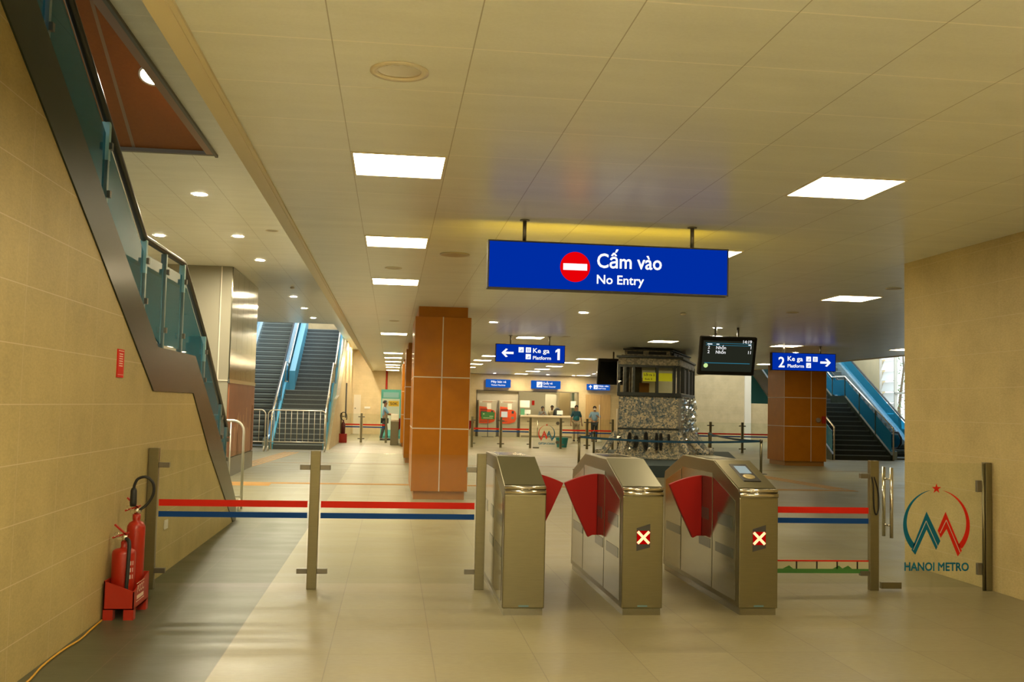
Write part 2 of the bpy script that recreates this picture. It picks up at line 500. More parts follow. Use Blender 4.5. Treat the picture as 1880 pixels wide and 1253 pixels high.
# facade bits and tree outside
bark = mat('tree_bark', (.16, .12, .08), .8); leaf = mat('tree_leaf', (.10, .17, .04), .6)
t = thing('street_tree', 'leafy street tree seen outside through the louvred window', 'tree', (25.6, 49.0, 0))
MB().tube([(25.6, 49.0, -.2), (25.5, 48.9, 2), (25.7, 48.8, 4), (25.5, 48.6, 5.6)], [.10, .08, .05, .02]).build('trunk', bark, t)
mb = MB()
for i in range(420):
    a, b = random.gauss(0, .6), random.gauss(0, .55); c = Vector((25.6 + a, 49.0 + b, random.uniform(1.6, 6.0)))
    d = Vector((random.gauss(0, 1), random.gauss(0, 1), random.gauss(0, 1))).normalized(); e = d.orthogonal().normalized()
    mb.add([c, c + d * .09 + e * .04, c + d * .2, c + d * .09 - e * .04], [(0, 1, 2, 3)])
mb.build('leaves', leaf, t)
MB().box(19, 60, 30, 80, -.4, -.2).build('street', mat('street_paving', (.45, .43, .40), .8)); bpy.data.objects['street']['kind'] = 'structure'

# tactile paving and floor strips (set into the floor)
TACT = mat('orange_tactile', (.50, .26, .07), .6, noise=.12, nscale=10)
def strip(name, poly, m, label, ribs=None):
    mb = MB().pz(poly, 0, .004)
    o = mb.build(name, m); tag(o, label, 'tactile paving'); return o
def ribbed(poly_center, dirv, n, w, gap, L, label):
    c = Vector((*poly_center, 0)); d = Vector((*dirv, 0)).normalized(); e = Vector((-d.y, d.x, 0)); mb = MB()
    for i in range(n):
        mb.obox(c + e * ((i - (n - 1) / 2) * gap) + Vector((0, 0, .003)), d, e, Z1, L / 2, w / 2, .003)
    o = mb.build('tactile_strip', TACT); tag(o, label, 'tactile paving'); return o
ribbed((3.35, 20.75), (1, .004), 3, .06, .11, 13.0, 'long orange tactile strip crossing the hall in front of the columns')
ribbed((-2.95, 20.3), (1, .02), 5, .05, .12, 1.3, 'short block of orange tactile bars by the foot of the near stairs')
ribbed((-3.35, 29.6), (.06, 1), 4, .05, .13, 7.5, 'orange tactile bars leading to the fenced far stairs')
ribbed((9.5, 23.2), (.08, -1), 4, .05, .12, 4.2, 'orange tactile strip running diagonally behind the right ticket gate')
o = MB().box(-3.6, 14.0, 27.6, 27.72, 0, .003).build('floor_strip', mat('brass_strip', (.30, .19, .09), .5)); tag(o, 'thin brown strip set in the floor in front of the far stairs', 'floor strip')

# ------------------------------------------------------------------ near staircase along the left wall
st = thing('staircase', 'granite staircase with blue glass balustrade rising along the stone left wall', 'staircase', (-3.1, 14.2, 0))
up = [(14.30, .0), (14.26, .26), (12.75, 1.17), (10.97, 2.08), (9.25, 2.08), (7.6, 2.94), (5.88, 3.86), (-1.0, 7.5)]
mb = MB().px(low + up[::-1], XL - .03, XL + .012)
mb.build('stringer', STRINGER, st)
# upper step body
mb = MB(); n1 = 12
stp = [(14.2, 0)]
z = 0; y = 14.2
for i in range(n1): z += 2.0 / n1; stp += [(y, z)]; y -= 3.25 / n1; stp += [(y, z)]
y = 9.2; stp += [(y, z)]
for i in range(30): z += .172; stp += [(y, z)]; y -= .315; stp += [(y, z)]
stp += [(y, z - .5), (9.3, 1.5), (11.0, 1.5), (13.6, 0)]
mb.px(stp, -4.3, XL - .145).build('steps', STEP, st)
rail = [(13.78, 1.17), (11.78, 2.35), (10.50, 2.995), (8.86, 2.985), (7.57, 3.68), (5.6, 4.73), (-.5, 7.97)]
RX = -2.13
MB().tube([(RX, y, z) for y, z in rail] , .032, 12).build('handrail', mat('dark_handrail', (.06, .065, .06), .3, .6), st)
def zt(poly, y):
    for (a, za), (b, zb) in zip(poly, poly[1:]):
        if (a - y) * (b - y) <= 0 and a != b: return za + (zb - za) * (y - a) / (b - a)
    return poly[-1][1]
posts = [13.55, 13.05, 11.77, 10.48, 9.66, 8.88, 7.62, 6.25, 4.9, 3.5]
for y in posts:
    pw = MB().box(RX - .025, RX + .025, y - .022, y + .022, zt(up, y) - .25, zt(rail, y) - .03)
    p = pw.build('post', mat('baluster_steel', (.22, .33, .36), .3, .7), st)
    if y in (8.88, 7.62, 11.77, 10.48): MB().box(RX - .027, RX + .027, y - .026, y + .026, zt(rail, y) - .30, zt(rail, y) - .02).build('film_wrap', CYAN, p)
    for zc in (zt(up, y) + .15, zt(rail, y) - .22): MB().box(RX + .026, RX + .05, y - .02, y + .02, zc, zc + .05).build('clamp', STEEL_D, p)
for a, b in zip(posts, posts[1:]):
    a2, b2 = a - .04, b + .04; lo_ = .09; hi_ = -.13
    MB().px([(a2, zt(up, a2) + lo_ - .05), (b2, zt(up, b2) + lo_ - .05), (b2, zt(rail, b2) + hi_), (a2, zt(rail, a2) + hi_)], RX - .006, RX + .006).build('glass_panel', GLASS_BLUE, st)
# second balustrade on the far side of that flight
MB().tube([(-4.3, y, z) for y, z in rail], .03, 10).build('handrail', MATS['dark_handrail'], st)
MB().px([(y, z + .1) for y, z in up[1:]] + [(y, z - .12) for y, z in rail[::-1]], -4.31, -4.295).build('glass_panel', GLASS_BLUE, st)
# partition with blue film beyond the stairs
tag(MB().box(-6.3, -4.5, 16.4, 16.5, 0, 3.4).build('film_partition', mat('blue_partition', (.06, .22, .32), .4)), 'blue film covered partition seen through the stair glass', 'partition')

# column block beyond the stairs, with metal and brown cladding
lc = thing('lift_shaft', 'square clad shaft with metal upper panels and brown lower panel beyond near stairs', 'column', (-4.8, 23.6, 0))
MB().box(-6.3, -3.40, 21.7, 25.7, 0, HU - .003).build('core', mat('grey_beige_panel', (.26, .245, .18), .4, .1), lc)
mb = MB(); 
for i in range(5): mb.box(-3.41, -3.375, 21.72 + i * .795, 21.72 + i * .795 + .785, 2.02, HU - .01)
mb.build('metal_cladding', mat('mirror_metal', (.21, .205, .145), .13, .9), lc)
mb = MB().box(-3.41, -3.37, 21.75, 25.68, .42, 2.0)
mb.build('brown_panel', mat('brown_board', (.24, .085, .028), .5, noise=.12, nscale=4), lc, 'brown lower cladding with pale glue marks')
mb = MB()
for i in range(26):
    y = random.uniform(22.3, 25.4); h = random.uniform(.5, 1.15)
    mb.box(-3.369, -3.366, y - .02, y + random.uniform(.02, .09), .42, .42 + h)
mb.build('glue_marks', mat('dried_glue', (.42, .24, .13), .7), lc)
mb = MB().box(-3.41, -3.36, 21.7, 25.7, 1.98, 2.06); mb.build('band', CHROME, lc)
mb = MB().box(-3.62, -3.60, 21.68, 21.70, 0, HU - .01); mb.box(-6.3, -3.4, 21.68, 21.7, 2.02, 2.04); mb.build('pale_joints', JOINT, lc)
mb = MB().box(-4.3, -3.75, 21.68, 21.7, .1, 1.5); mb.build('access_door', mat('panel_door', (.36, .33, .25), .4, .3), lc)
MB().box(-3.41, -3.365, 21.7, 25.7, 0, .40).build('plinth', mat('dark_stone_plinth', (.12, .115, .10), .35), lc)

# ------------------------------------------------------------------ far stairs (one flight left, one right) and escalators
def far_stairs(name, label, x0, x1, yb, wall_side, tint):
    t = thing(name, label, 'staircase', ((x0 + x1) / 2, yb, 0))
    nlow, rise, run = 12, 2.05 / 12, 3.75 / 12
    lowp = [(yb, 0)]; y, z = yb, 0
    sb = MB(); nb = []
    for i in range(nlow):
        z += rise; lowp.append((y, z)); nb.append((y, z)); y += run; lowp.append((y, z))
    y += 1.2; lowp.append((y, z))
    ub = [(y, z - .6), (y, z)]; y2, z2 = y, z
    for i in range(16):
        z2 += rise; ub.append((y2, z2)); nb.append((y2, z2)); y2 += run; ub.append((y2, z2))
    ub.append((y2, z2 - .6))
    sb.px(lowp + [(y, z - .4), (yb + 2.2, 0)], x0, x1); sb.m(1).px(ub, x0, x1)
    if tint: MB().px([(y - .3, z + .0), (y - .3, z + .75), (y2, z2 + .75), (y2, z2)], x0 - .0, x0 + .22).build('film_panel', mat('blue_film_panel', (.06, .28, .40), .35), t)
    sb.build('steps', [STEP, STEP], t)
    for a, b in nb: MB().box(x0 + .02, x1 - .02, a - .012, a + .03, b - .022, b + .004).build('nosing', NOSING, t)
    sl = rise / run
    for sx, s in ((x0, -1), (x1, 1)):
        xa, xb = (sx - .10, sx) if s < 0 else (sx, sx + .10)
        MB().px([(yb - .1, 0), (yb - .1, .2), (yb + 3.75, 2.35), (yb + 4.95, 2.35), (y2, z2 + .3), (y2, z2 - .35), (yb + 4.95, 1.65), (yb + 3.75, 1.55), (yb + .5, 0)], xa, xb).build('stringer', BLUE_METAL if tint else STRINGER, t)
        xr = sx + s * .05
        r = [(yb - .15, 0), (yb - .15, 1.15), (yb + 3.75, 3.10), (yb + 4.95, 3.10), (y2, z2 + 1.05)]
        MB().tube([(xr, a, b) for a, b in r], .03, 8).build('handrail', mat('bright_rail', (.66, .60, .50), .25, .8), t)
        for yp in (yb + 1.2, yb + 2.5, yb + 3.75, yb + 4.9, yb + 6.2):
            MB().box(xr - .02, xr + .02, yp - .02, yp + .02, zt([(yb, .15), (yb + 3.75, 2.2), (yb + 4.95, 2.2), (y2, z2 + .1)], yp), zt(r[1:], yp)).build('post', STEEL, t)
        MB().px([(yb, .3), (yb + 3.75, 2.4), (yb + 4.95, 2.4), (y2, z2 + .35), (y2, z2 + .95), (yb + 4.95, 2.98), (yb + 3.75, 2.98), (yb, 1.0)], xr - .005, xr + .005).build('glass_panel', GLASS_BLUE, t)
    return t
def escalator(name, label, x0, x1, yb):
    t = thing(name, label, 'escalator', ((x0 + x1) / 2, yb, 0))
    tn = math.tan(math.radians(30)); sb = MB(); y, z = yb + 1.2, .12; w = .24
    pts = [(yb, 0), (yb, .06), (yb + 1.2, .06)]
    for i in range(26):
        pts.append((y, z)); 
        z += .2; pts.append((y + .02, z)); y += .37
        pts.append((y, z))
    pts += [(y, z - .8), (yb + 2.6, 0)]
    sb.px(pts, x0 + w, x1 - w).build('steps', mat('escalator_step', (.10, .12, .11), .45, .2), t)
    ye, ze = y, z
    for i in range(26):
        MB().box(x0 + w, x1 - w, yb + 1.19 + i * .37, yb + 1.225 + i * .37, .10 + i * .2, .165 + i * .2).build('riser_shade_strip', BLACK, t)  # black strip paints the shade at the foot of each riser
        MB().box(x0 + w, x1 - w, yb + 1.19 + i * .37, yb + 1.225 + i * .37, .25 + i * .2, .318 + i * .2).build('riser_light_strip', mat('escalator_riser_light', (.20, .23, .21), .5), t)  # paler strip paints the lighter upper part of the curved riser
    for a, b in ((x0, x0 + w), (x1 - w, x1)):
        base = [(yb, 0), (yb, .30), (yb + 1.2, .42), (ye, ze + .45), (ye, ze - .9), (yb + 2.6, 0)]
        MB().px(base, a, b).build('skirt', mat('pale_skirt', (.55, .68, .72), .2, .7), t)
        c = (a + b) / 2
        MB().px([(yb - .35, .45), (yb + 1.2, .42), (ye, ze + .42), (ye, ze + 1.0), (yb + 1.2, .98), (yb - .3, .9), (yb - .45, .7)], c - .01, c + .01).build('balustrade', GLASS_BLUE, t)
        MB().tube([(c, yb + .3, .38), (c, yb - .3, .45), (c, yb - .5, .62), (c, yb - .5, .8), (c, yb - .3, 1.0), (c, yb + 1.1, 1.03), (c, ye, ze + 1.03)], .035, 8).build('handrail', RUBBER, t)
    return t
far_stairs('staircase', 'dark fenced-off stairs with pale nosings at the far left, beside the escalator', -3.95, -2.28, 35.2, 1, True)
far_stairs('staircase', 'dark stairs behind the right orange column with blue glass balustrades', 15.6, 17.7, 34.6, 1, False)
escalator('escalator', 'escalator with pale shiny skirts left of the far left stairs', -6.0, -4.18, 36.2)
escalator('escalator', 'escalator on the far right under the louvred window', 18.15, 19.75, 35.4)
struct(MB().px([(35.2, 0), (39.0, 1.75), (41, 1.9), (54, 7.5), (54, 0)], -2.22, -2.08), 'wall_stair_left', STONE_B)
tag(MB().box(15.8, 20.05, 43.5, 43.56, 2.0, 5.5).build('film_partition', mat('teal_partition', (.10, .40, .46), .35)), 'teal film covered panel beside the louvred window', 'partition')

# ------------------------------------------------------------------ orange columns
def column(x0, x1, ya, yb, label, seam, h=HC, sz=(1.215, 2.10)):
    t = thing('column', label, 'column', ((x0 + x1) / 2, (ya + yb) / 2, 0), 'orange clad columns')
    MB().box(x0, x1, ya, yb, .14, 3.15).build('cladding', BROWN, t, bevel=.006)
    MB().box(x0 + .05, x1 - .05, ya + .05, yb - .05, 0, .14).build('plinth', mat('brown_plinth', (.34, .13, .015), .4), t)
    MB().box(x0 + .06, x1 - .06, ya + .06, yb - .06, 3.15, h).build('neck', BROWN, t)
    j = MB(); e = .003; w = .009
    j.box(seam - w, seam + w, ya - e, ya + .01, .14, 3.15)
    for z in sz: j.box(x0 - e, x1 + e, ya - e, yb + e, z - w, z + w)
    for xx in (x0, x1): j.box(xx - e, xx + e, ya - e, ya + .012, .14, 3.15)
    j.build('joints', JOINT, t)
    return t
column(.36, 1.335, 17.6, 19.6, 'orange-brown clad column standing nearest, left of the centre of the hall', .845)
column(.36, 1.335, 28.3, 30.3, 'orange-brown column directly behind the nearest one, mostly hidden', .845)
column(.36, 1.335, 39.0, 41.0, 'brightly lit orange column furthest back, beside the teal banner', .845)
c2 = column(12.02, 13.37, 30.2, 31.6, 'orange-brown column on the right behind the hanging platform two sign', 12.88)
fb = MB(); fb.disc((13.10, 30.2, 1.42), (0, -1, 0), .07, .05)
tag(fb.build('alarm_bell', mat('bell_steel', (.6, .5, .4), .3, .7)), 'round fire alarm bell on the right orange column', 'alarm')
tag(MB().box(13.22, 13.33, 30.15, 30.197, 1.32, 1.54).build('call_point', RED), 'red fire call point beside the alarm bell on the right column', 'alarm')

# ------------------------------------------------------------------ ceiling lights
PANEL = emitter('panel_diffuser', WARM, PANEL_STRENGTH)
LDOWN = emitter('left_downlight_diffuser', (1, .86, .62), LEFT_DOWN_STRENGTH)
PANEL_REAR_FILL = emitter('rear_fill_diffuser', WARM, REAR_FILL_STRENGTH)
PANEL_FAR = emitter('far_panel_diffuser', WARM, FAR_STRENGTH)
DOWN = emitter('downlight_diffuser', (1, .86, .62), DOWN_STRENGTH)
FRAME = mat('light_frame', (.75, .70, .55), .4)
protos = {}
def panel_light(x, y, label, z=HC):
    proto = protos.get((y > 30, y < 5))
    if proto is None:
        t = thing('ceiling_light', label, 'ceiling light', (x, y, z - .004), 'square ceiling panel lights')
        MB().box(x - .312, x + .312, y - .33, y + .33, z - .006, z - .003).build('diffuser', PANEL_FAR if y > 30 else PANEL_REAR_FILL if y < 5 else PANEL, t)
        f = MB(); a, b, c, d = x - .328, x + .328, y - .346, y + .346
        f.box(a, b, c, c + .016, z - .009, z - .0005); f.box(a, b, d - .016, d, z - .009, z - .0005)
        f.box(a, a + .016, c + .016, d - .016, z - .009, z - .0005); f.box(b - .016, b, c + .016, d - .016, z - .009, z - .0005)
        f.build('frame', FRAME, t); protos[(y > 30, y < 5)] = t; return t
    return copy_tree(proto, (x, y, z - .004), label)
rows = [
    ('row over the left walkway', 0.0, [7.22, 10.68, 14.2, 24.9, 34.5, 38.0, 41.5, 45.1, 48.0, 52.3]),
    ('row above the platform one sign', 3.33, [7.22, 10.68, 14.2, 24.75, 34.5, 38.0, 41.6, 45.2]),
    ('row above the wrapped kiosk', 6.66, [14.2, 24.65, 34.7, 38.0, 41.7, 45.2, 48.2, 52.6]),
    ('row left of platform two sign', 9.95, [24.9, 52.6]),
    ('row right of platform two sign', 13.2, [24.9, 34.7]),
]
for nm, x, ys in rows:
    for i, y in enumerate(ys): panel_light(x, y, f'square panel light, {ordinal(i)} from the front, {nm}')
for i, y in enumerate((3.7, .2, -3.3, -6.8, -10.3)):  # unseen extra-strong panels added above and behind the viewer to brighten the ceiling
    for x, side in ((0.0, 'left'), (2.0, 'right')) if y < 0 else ((0.0, 'left'),):
        panel_light(x, y, f'added unseen panel light in the {side} row overhead, {ordinal(i)} in front of the gates')
# round downlights
dproto = {}
def downlight(x, y, z, lit, label, r=.105):
    key = (lit, r, z > HC)
    if key not in dproto:
        t = thing('downlight', label, 'ceiling light', (x, y, z), 'lit round downlights' if lit else 'unlit round downlights')
        MB().lathe((x, y, z - .008), [(r, .007), (r, 0), (r * .82, 0), (r * .80, .006)], 24, cap=False).build('rim', WHITE if lit else FRAME, t)
        if lit: MB().disc((x, y, z - .003), (0, 0, 1), r * .81, .002).build('lens', LDOWN if z > HC else DOWN, t)
        else: MB().disc((x, y, z - .003), (0, 0, 1), r * .81, .002).build('lens', mat('unlit_lens', (.40, .36, .26), .3, .4), t)
        dproto[key] = t; return t
    return copy_tree(dproto[key], (x, y, z), label)
for i, y in enumerate((14.13, 17.64, 20.55, 27.5, 30.85, 34.3)): downlight(-2.69, y, HU, True, f'round lit downlight, {ordinal(i)} in the line on the raised left ceiling')
for i, y in enumerate((14.3, 17.9)): downlight(-4.05, y, HU, True, f'round lit downlight partly behind the stair handrail, {ordinal(i)} of the left line')
for x, y, l in ((3.35, 17.8, 'under the big blue sign, centre of the hall'), (2.0, 20.5, 'right of the nearest orange column'), (6.57, 20.1, 'behind the departure screen'),
                (5.3, 52.8, 'above the ticket machine sign'), (6.75, 53.0, 'left above the ticket counter sign'), (8.15, 53.1, 'right above the ticket counter sign'), (9.5, 53.1, 'near the staff door sign'),
                (9.95, 49.8, 'left of the dark screen at the back'), (9.6, 47.0, 'beside the dark screen frame at the back'), (11.3, 27.6, 'left of the right orange column')):
    downlight(x, y, HC, True, 'round lit downlight ' + l)
for i, y in enumerate((44.0, 47.8, 51.5)): downlight(-1.55, y, HU, True, f'round lit downlight, {ordinal(i)} of the raised ceiling strip towards the far white door')
for x, y, z, l in ((-2.04, 16.9, HU, 'on the raised left ceiling'), (-.03, 12.76, HC, 'between two panel lights of the left row'), (0.0, 21.0, HC, 'further along the left row'), (6.7, 16.5, HC, 'right of centre above the departure screen'), (6.65, 12.9, HC, 'close to the end of the right wall'), (4.1, 24.0, HC, 'right of the platform one sign')):
    downlight(x, y, z, False, 'round unlit ceiling fitting ' + l)
# recessed unlit downlight near the camera, open reflector
t = thing('downlight', 'large unlit recessed downlight with shiny reflector, closest to the viewer', 'ceiling light', (-.012, 5.14, HC))
MB().lathe((-.012, 5.14, HC - .01), [(.150, .0095), (.150, 0), (.118, 0), (.112, .0095)], 32, cap=False).build('rim', mat('white_rim', (.78, .72, .58), .35), t)
MB().lathe((-.012, 5.14, HC - .002), [(.113, 0), (.100, -.0005), (.05, -.001), (.001, -.001)], 32, cap=False).build('reflector', mat('shiny_reflector', (.55, .50, .38), .12, 1.0), t)
t = thing('downlight', 'bright round downlight in the brown sloping soffit over the near stairs', 'ceiling light', (-2.24, 9.2, 5.9))
LX, ly = -2.58, 10.77; lz = zs + (y0 - ly) * slope; nrm = Vector((0, -slope, -1)).normalized()
t.location = (LX, ly, lz); ORG[t.name] = Vector((LX, ly, lz))
MB().lathe((LX, ly, lz), [(.14, 0), (.14, .012), (.118, .012)], 28, nrm, cap=False).build('rim', WHITE, t)
MB().disc(Vector((LX, ly, lz)) + nrm * .004, nrm, .118, .004).build('lens', DOWN, t)
tag(MB().lathe((.656, 11.4, HC - .012), [(.17, .0115), (.17, .004), (.15, 0), (.02, 0)], 28).build('air_diffuser', mat('vent_metal', (.48, .42, .30), .35, .3)), 'round ceiling air vent left of the big blue sign', 'vent')
for x, y, z, l in ((5.0, 17.2, HC, 'centre of the hall'), (-2.5, 25.2, HU, 'on the raised left ceiling by the clad shaft')):
    tag(MB().lathe((x, y, z - .05), [(.02, 0), (.05, .01), (.055, .035), (.03, .049)], 14).build('smoke_detector', WHITE), 'small white smoke detector ' + l, 'smoke detector')

# ------------------------------------------------------------------ hanging lightbox signs
SIGN_BLUE = emitter('sign_blue', (.0, .026, .36), 1.0)
SIGN_WHITE = emitter('sign_white', (1, 1, 1), 1.05)
SIGN_RED = emitter('sign_red', (.80, .0, .002), 1.0)
SIGN_YEL = emitter('sign_yellow', (1.0, .62, .02), 6.0)
def lightbox(name, label, x0, x1, y, z0, z1, rods, depth=.11, back=None, fr_m=None, face=None):
    t = thing(name, label, 'sign', ((x0 + x1) / 2, y, z0))
    f = .012; g = MB(); m = fr_m or mat('dark_sign_frame', (.03, .032, .027), .5)
    g.box(x0, x1, y, y + depth, z1 - f, z1); g.box(x0, x1, y, y + depth, z0, z0 + f)
    g.box(x0, x0 + f, y, y + depth, z0 + f, z1 - f); g.box(x1 - f, x1, y, y + depth, z0 + f, z1 - f)
    g.build('frame', m, t)
    MB().box(x0 + f, x1 - f, y + .006, y + .02, z0 + f, z1 - f).build('face_panel', face or SIGN_BLUE, t)
    MB().box(x0 + f, x1 - f, y + depth - .02, y + depth - .006, z0 + f, z1 - f).build('back_panel', back or m, t)
    for rx_ in rods:
        MB().tube([(rx_, y + depth / 2, z1), (rx_, y + depth / 2, HC)], .018, 10).lathe((rx_, y + depth / 2, HC - .01), [(.045, 0), (.045, .009)], 14).build('hanger_rod', STEEL_D, t)
    return t
def letters(t, items, y, m=SIGN_WHITE, name='lettering'):
    mb = MB()
    for s, x, z, cap, w in items: text(mb, s, (x, y, z), X1, Z1, cap, w)
    return mb.build(name, m, t)
YS = 9.05
t = lightbox('hanging_sign', 'large blue hanging no entry lightbox with red circle above the ticket gates', .82, 3.058, YS - .0, 2.688, 3.128, (1.154, 2.725), .12, SIGN_YEL)
MB().disc((1.618, YS + .005, 2.908), (0, -1, 0), .138, .003, 40).build('red_disc', SIGN_RED, t)
MB().box(1.508, 1.728, YS - .002, YS + .002, 2.878, 2.938).build('white_bar', SIGN_WHITE, t)
letters(t, [('Cấm vào', 1.82, 2.912, .135, .605), ('No Entry', 1.82, 2.764, .085, .44)], YS + .003)
def arrow(mb, x0, x1, z, y, h, th):
    """arrow from x0 (tail) to x1 (tip)"""
    d = 1 if x1 > x0 else -1
    mb.py([(x0, z - th / 2), (x0, z + th / 2), (x1 - d * th * .8, z + th / 2), (x1 - d * th * .8, z - th / 2)], y - .001, y)
    k = th * 1.15
    for s in (1, -1):
        mb.py([(x1, z), (x1 - d * h, z + s * h), (x1 - d * h - d * k * .75, z + s * (h - k * .25)), (x1 - d * k * 1.05, z)], y - .001, y)
    return mb
def pictos(t, cells, s, y):
    w = MB(); k = MB()
    for i, (x, z) in enumerate(cells):
        w.box(x, x + s, y - .001, y, z, z + s)
        if i != 1:   # small pictogram: steps / figure
            k.box(x + s * .25, x + s * .4, y - .002, y - .001, z + s * .2, z + s * .35); k.box(x + s * .4, x + s * .55, y - .002, y - .001, z + s * .2, z + s * .5); k.box(x + s * .55, x + s * .75, y - .002, y - .001, z + s * .2, z + s * .65)
        else:
            k.box(x + s * .25, x + s * .45, y - .002, y - .001, z + s * .15, z + s * .8); k.box(x + s * .55, x + s * .75, y - .002, y - .001, z + s * .15, z + s * .8)
    p = w.build('pictogram', SIGN_WHITE, t); k.build('symbol', emitter('symbol_grey', (.45, .5, .75), 1), p)
y1 = 24.15
t = lightbox('hanging_sign', 'blue hanging platform 1 sign with left arrow', 2.43, 4.11, y1, 2.685, 3.12, (2.79, 3.735), .14)
letters(t, [('Ke ga', 3.33, 2.925, .115, .40), ('Platform', 3.33, 2.765, .085, .44), ], y1 + .003)
MB().py([(3.925, 2.765), (3.985, 2.765), (3.985, 3.035), (3.93, 3.035), (3.875, 2.99), (3.875, 2.94), (3.925, 2.97)], y1 + .002, y1 + .003).build('numeral', SIGN_WHITE, t)
arrow(MB(), 2.86, 2.57, 2.905, y1 + .004, .105, .055).build('arrow', SIGN_WHITE, t)
pictos(t, [(2.98, 2.925), (3.155, 2.925), (3.155, 2.765)], .125, y1 + .004)
y2_ = 24.6
t = lightbox('hanging_sign', 'blue hanging platform 2 sign with right arrow in front of orange column', 9.46, 11.14, y2_, 2.69, 3.14, (9.80, 10.76), .14)
letters(t, [('2', 9.63, 2.77, .27, .165), ('Ke ga', 9.87, 2.935, .12, .40), ('Platform', 9.87, 2.77, .085, .43)], y2_ + .003)
arrow(MB(), 10.73, 11.01, 2.915, y2_ + .004, .105, .055).build('arrow', SIGN_WHITE, t)
pictos(t, [(10.36, 2.93), (10.535, 2.93), (10.36, 2.77)], .125, y2_ + .004)
# signs at the ticket counter
SB2 = emitter('sign_blue_pale', (.01, .10, .46), 1.0)
yw = YB - .30
def wallsign(label, x0, x1, z0, z1):
    t = thing('hanging_sign', label, 'sign', ((x0 + x1) / 2, yw, z0))
    MB().box(x0, x1, yw, yw + .2, z0, z1).build('face_panel', SB2, t, bevel=.01)
    MB().box(x0 + .1, x0 + .2, yw + .2, YB, z0 + .1, z1 - .1).box(x1 - .2, x1 - .1, yw + .2, YB, z0 + .1, z1 - .1).build('bracket', STEEL, t)
    return t
k = YB - .3
t = wallsign('blue ticket machine sign over the two red machines', 4.93, 6.24, 2.61, 3.04)
letters(t, [('Máy bán vé', 5.2, 2.86, .12, .80), ('Ticket Machine', 5.2, 2.70, .08, .76)], yw - .002)
t = wallsign('blue ticket counter sign over the counter window', 7.36, 8.93, 2.60, 3.03)
letters(t, [('Quầy vé', 7.97, 2.84, .12, .52), ('Ticket Counter', 7.97, 2.68, .08, .70)], yw - .002)
pictos(t, [(7.64, 2.67)], .30, yw)
t = wallsign('small blue staff only sign over the wooden door', 10.38, 11.62, 2.60, 2.92)
letters(t, [('Nhân viên', 10.98, 2.78, .09, .56), ('Staff Only', 10.98, 2.66, .07, .42)], yw - .002)
mb = MB(); mb.box(10.535, 10.575, yw - .001, yw, 2.66, 2.82); mb.py([(10.46, 2.76), (10.555, 2.87), (10.65, 2.76), (10.60, 2.74), (10.555, 2.80), (10.51, 2.74)], yw - .001, yw)
mb.build('arrow', SIGN_WHITE, t); pictos(t, [(10.73, 2.65)], .22, yw)

# ------------------------------------------------------------------ departure screens
def screen(label, cx, cz, y, w, h, tilt, on):
    t = thing('departure_screen', label, 'screen', (cx, y, cz))
    u = Vector((0, math.sin(tilt), math.cos(tilt))); u = Vector((0, -math.sin(tilt), math.cos(tilt))); u = Vector((0, -math.sin(tilt), math.cos(tilt)))
    n = Vector((0, -math.cos(tilt), -math.sin(tilt)))
    c = Vector((cx, y, cz))
    MB().obox(c - n * .05, X1, u, n, w / 2, h / 2, .05).build('casing', BLACK, t, bevel=.03)
    MB().obox(c + n * .001, X1, u, n, w / 2 - .07, h / 2 - .085, .0015).build('display', emitter('display_on', (.018, .020, .013), 1) if on else mat('display_off', (.012, .014, .014), .15), t)
    if on:
        p = c + n * .004; tx = MB()
        def at(a, b): return p + X1 * (a * w / 2) + u * (b * h / 2)
        for s, a, b, cap, al in (('2', -.72, .37, .066, 'L'), ('Nhổn', -.43, .36, .066, 'L'), ('1', .80, .40, .066, 'R'), ('2', -.72, .14, .066, 'L'), ('Nhổn', -.43, .13, .066, 'L'), ('11', .80, .15, .066, 'R'), ('14:19', .80, .69, .066, 'R')):
            text(tx, s, at(a, b), X1, u, cap, None, al, .014)
        for a, wd in ((-.66, .05), (-.38, .03), (.74, .03)): tx.obox(at(a, .61), X1, u, n, wd, .010, .0008)
        tx.build('lettering', emitter('screen_white', (1, 1, 1), .9), t)
        ln = MB()
        for b, th in ((.66, .004), (.56, .004), (-.36, .006)): ln.obox(at(0, b), X1, u, n, w * .40, th, .0008)
        ln.build('rule_lines', emitter('screen_cyan', (.03, .22, .33), .9), t)
        MB().disc(at(-.74, -.50), n, .045, .002).build('round_badge', emitter('badge', (.65, .9, .35), .9), t)
    for a in (-.18, .18) if on else (0,):
        xx = cx + a * w * 1.1
        MB().tube([(xx, y + .06, cz + h * .3), (xx, y + .06, HC)], .025, 8).box(xx - .04, xx + .04, y + .02, y + .12, cz, cz + .1).build('hanger_rod', STEEL_D, t)
    return t
TILT = math.radians(15)
screen('black departure screen showing two trains and the clock, hanging right of the kiosk', 6.72, 2.74, 19.9, 1.19, .80, TILT, True)
screen('switched-off black screen hanging left behind the wrapped kiosk', 6.58, 2.72, 29.9, .98, .80, TILT, False)

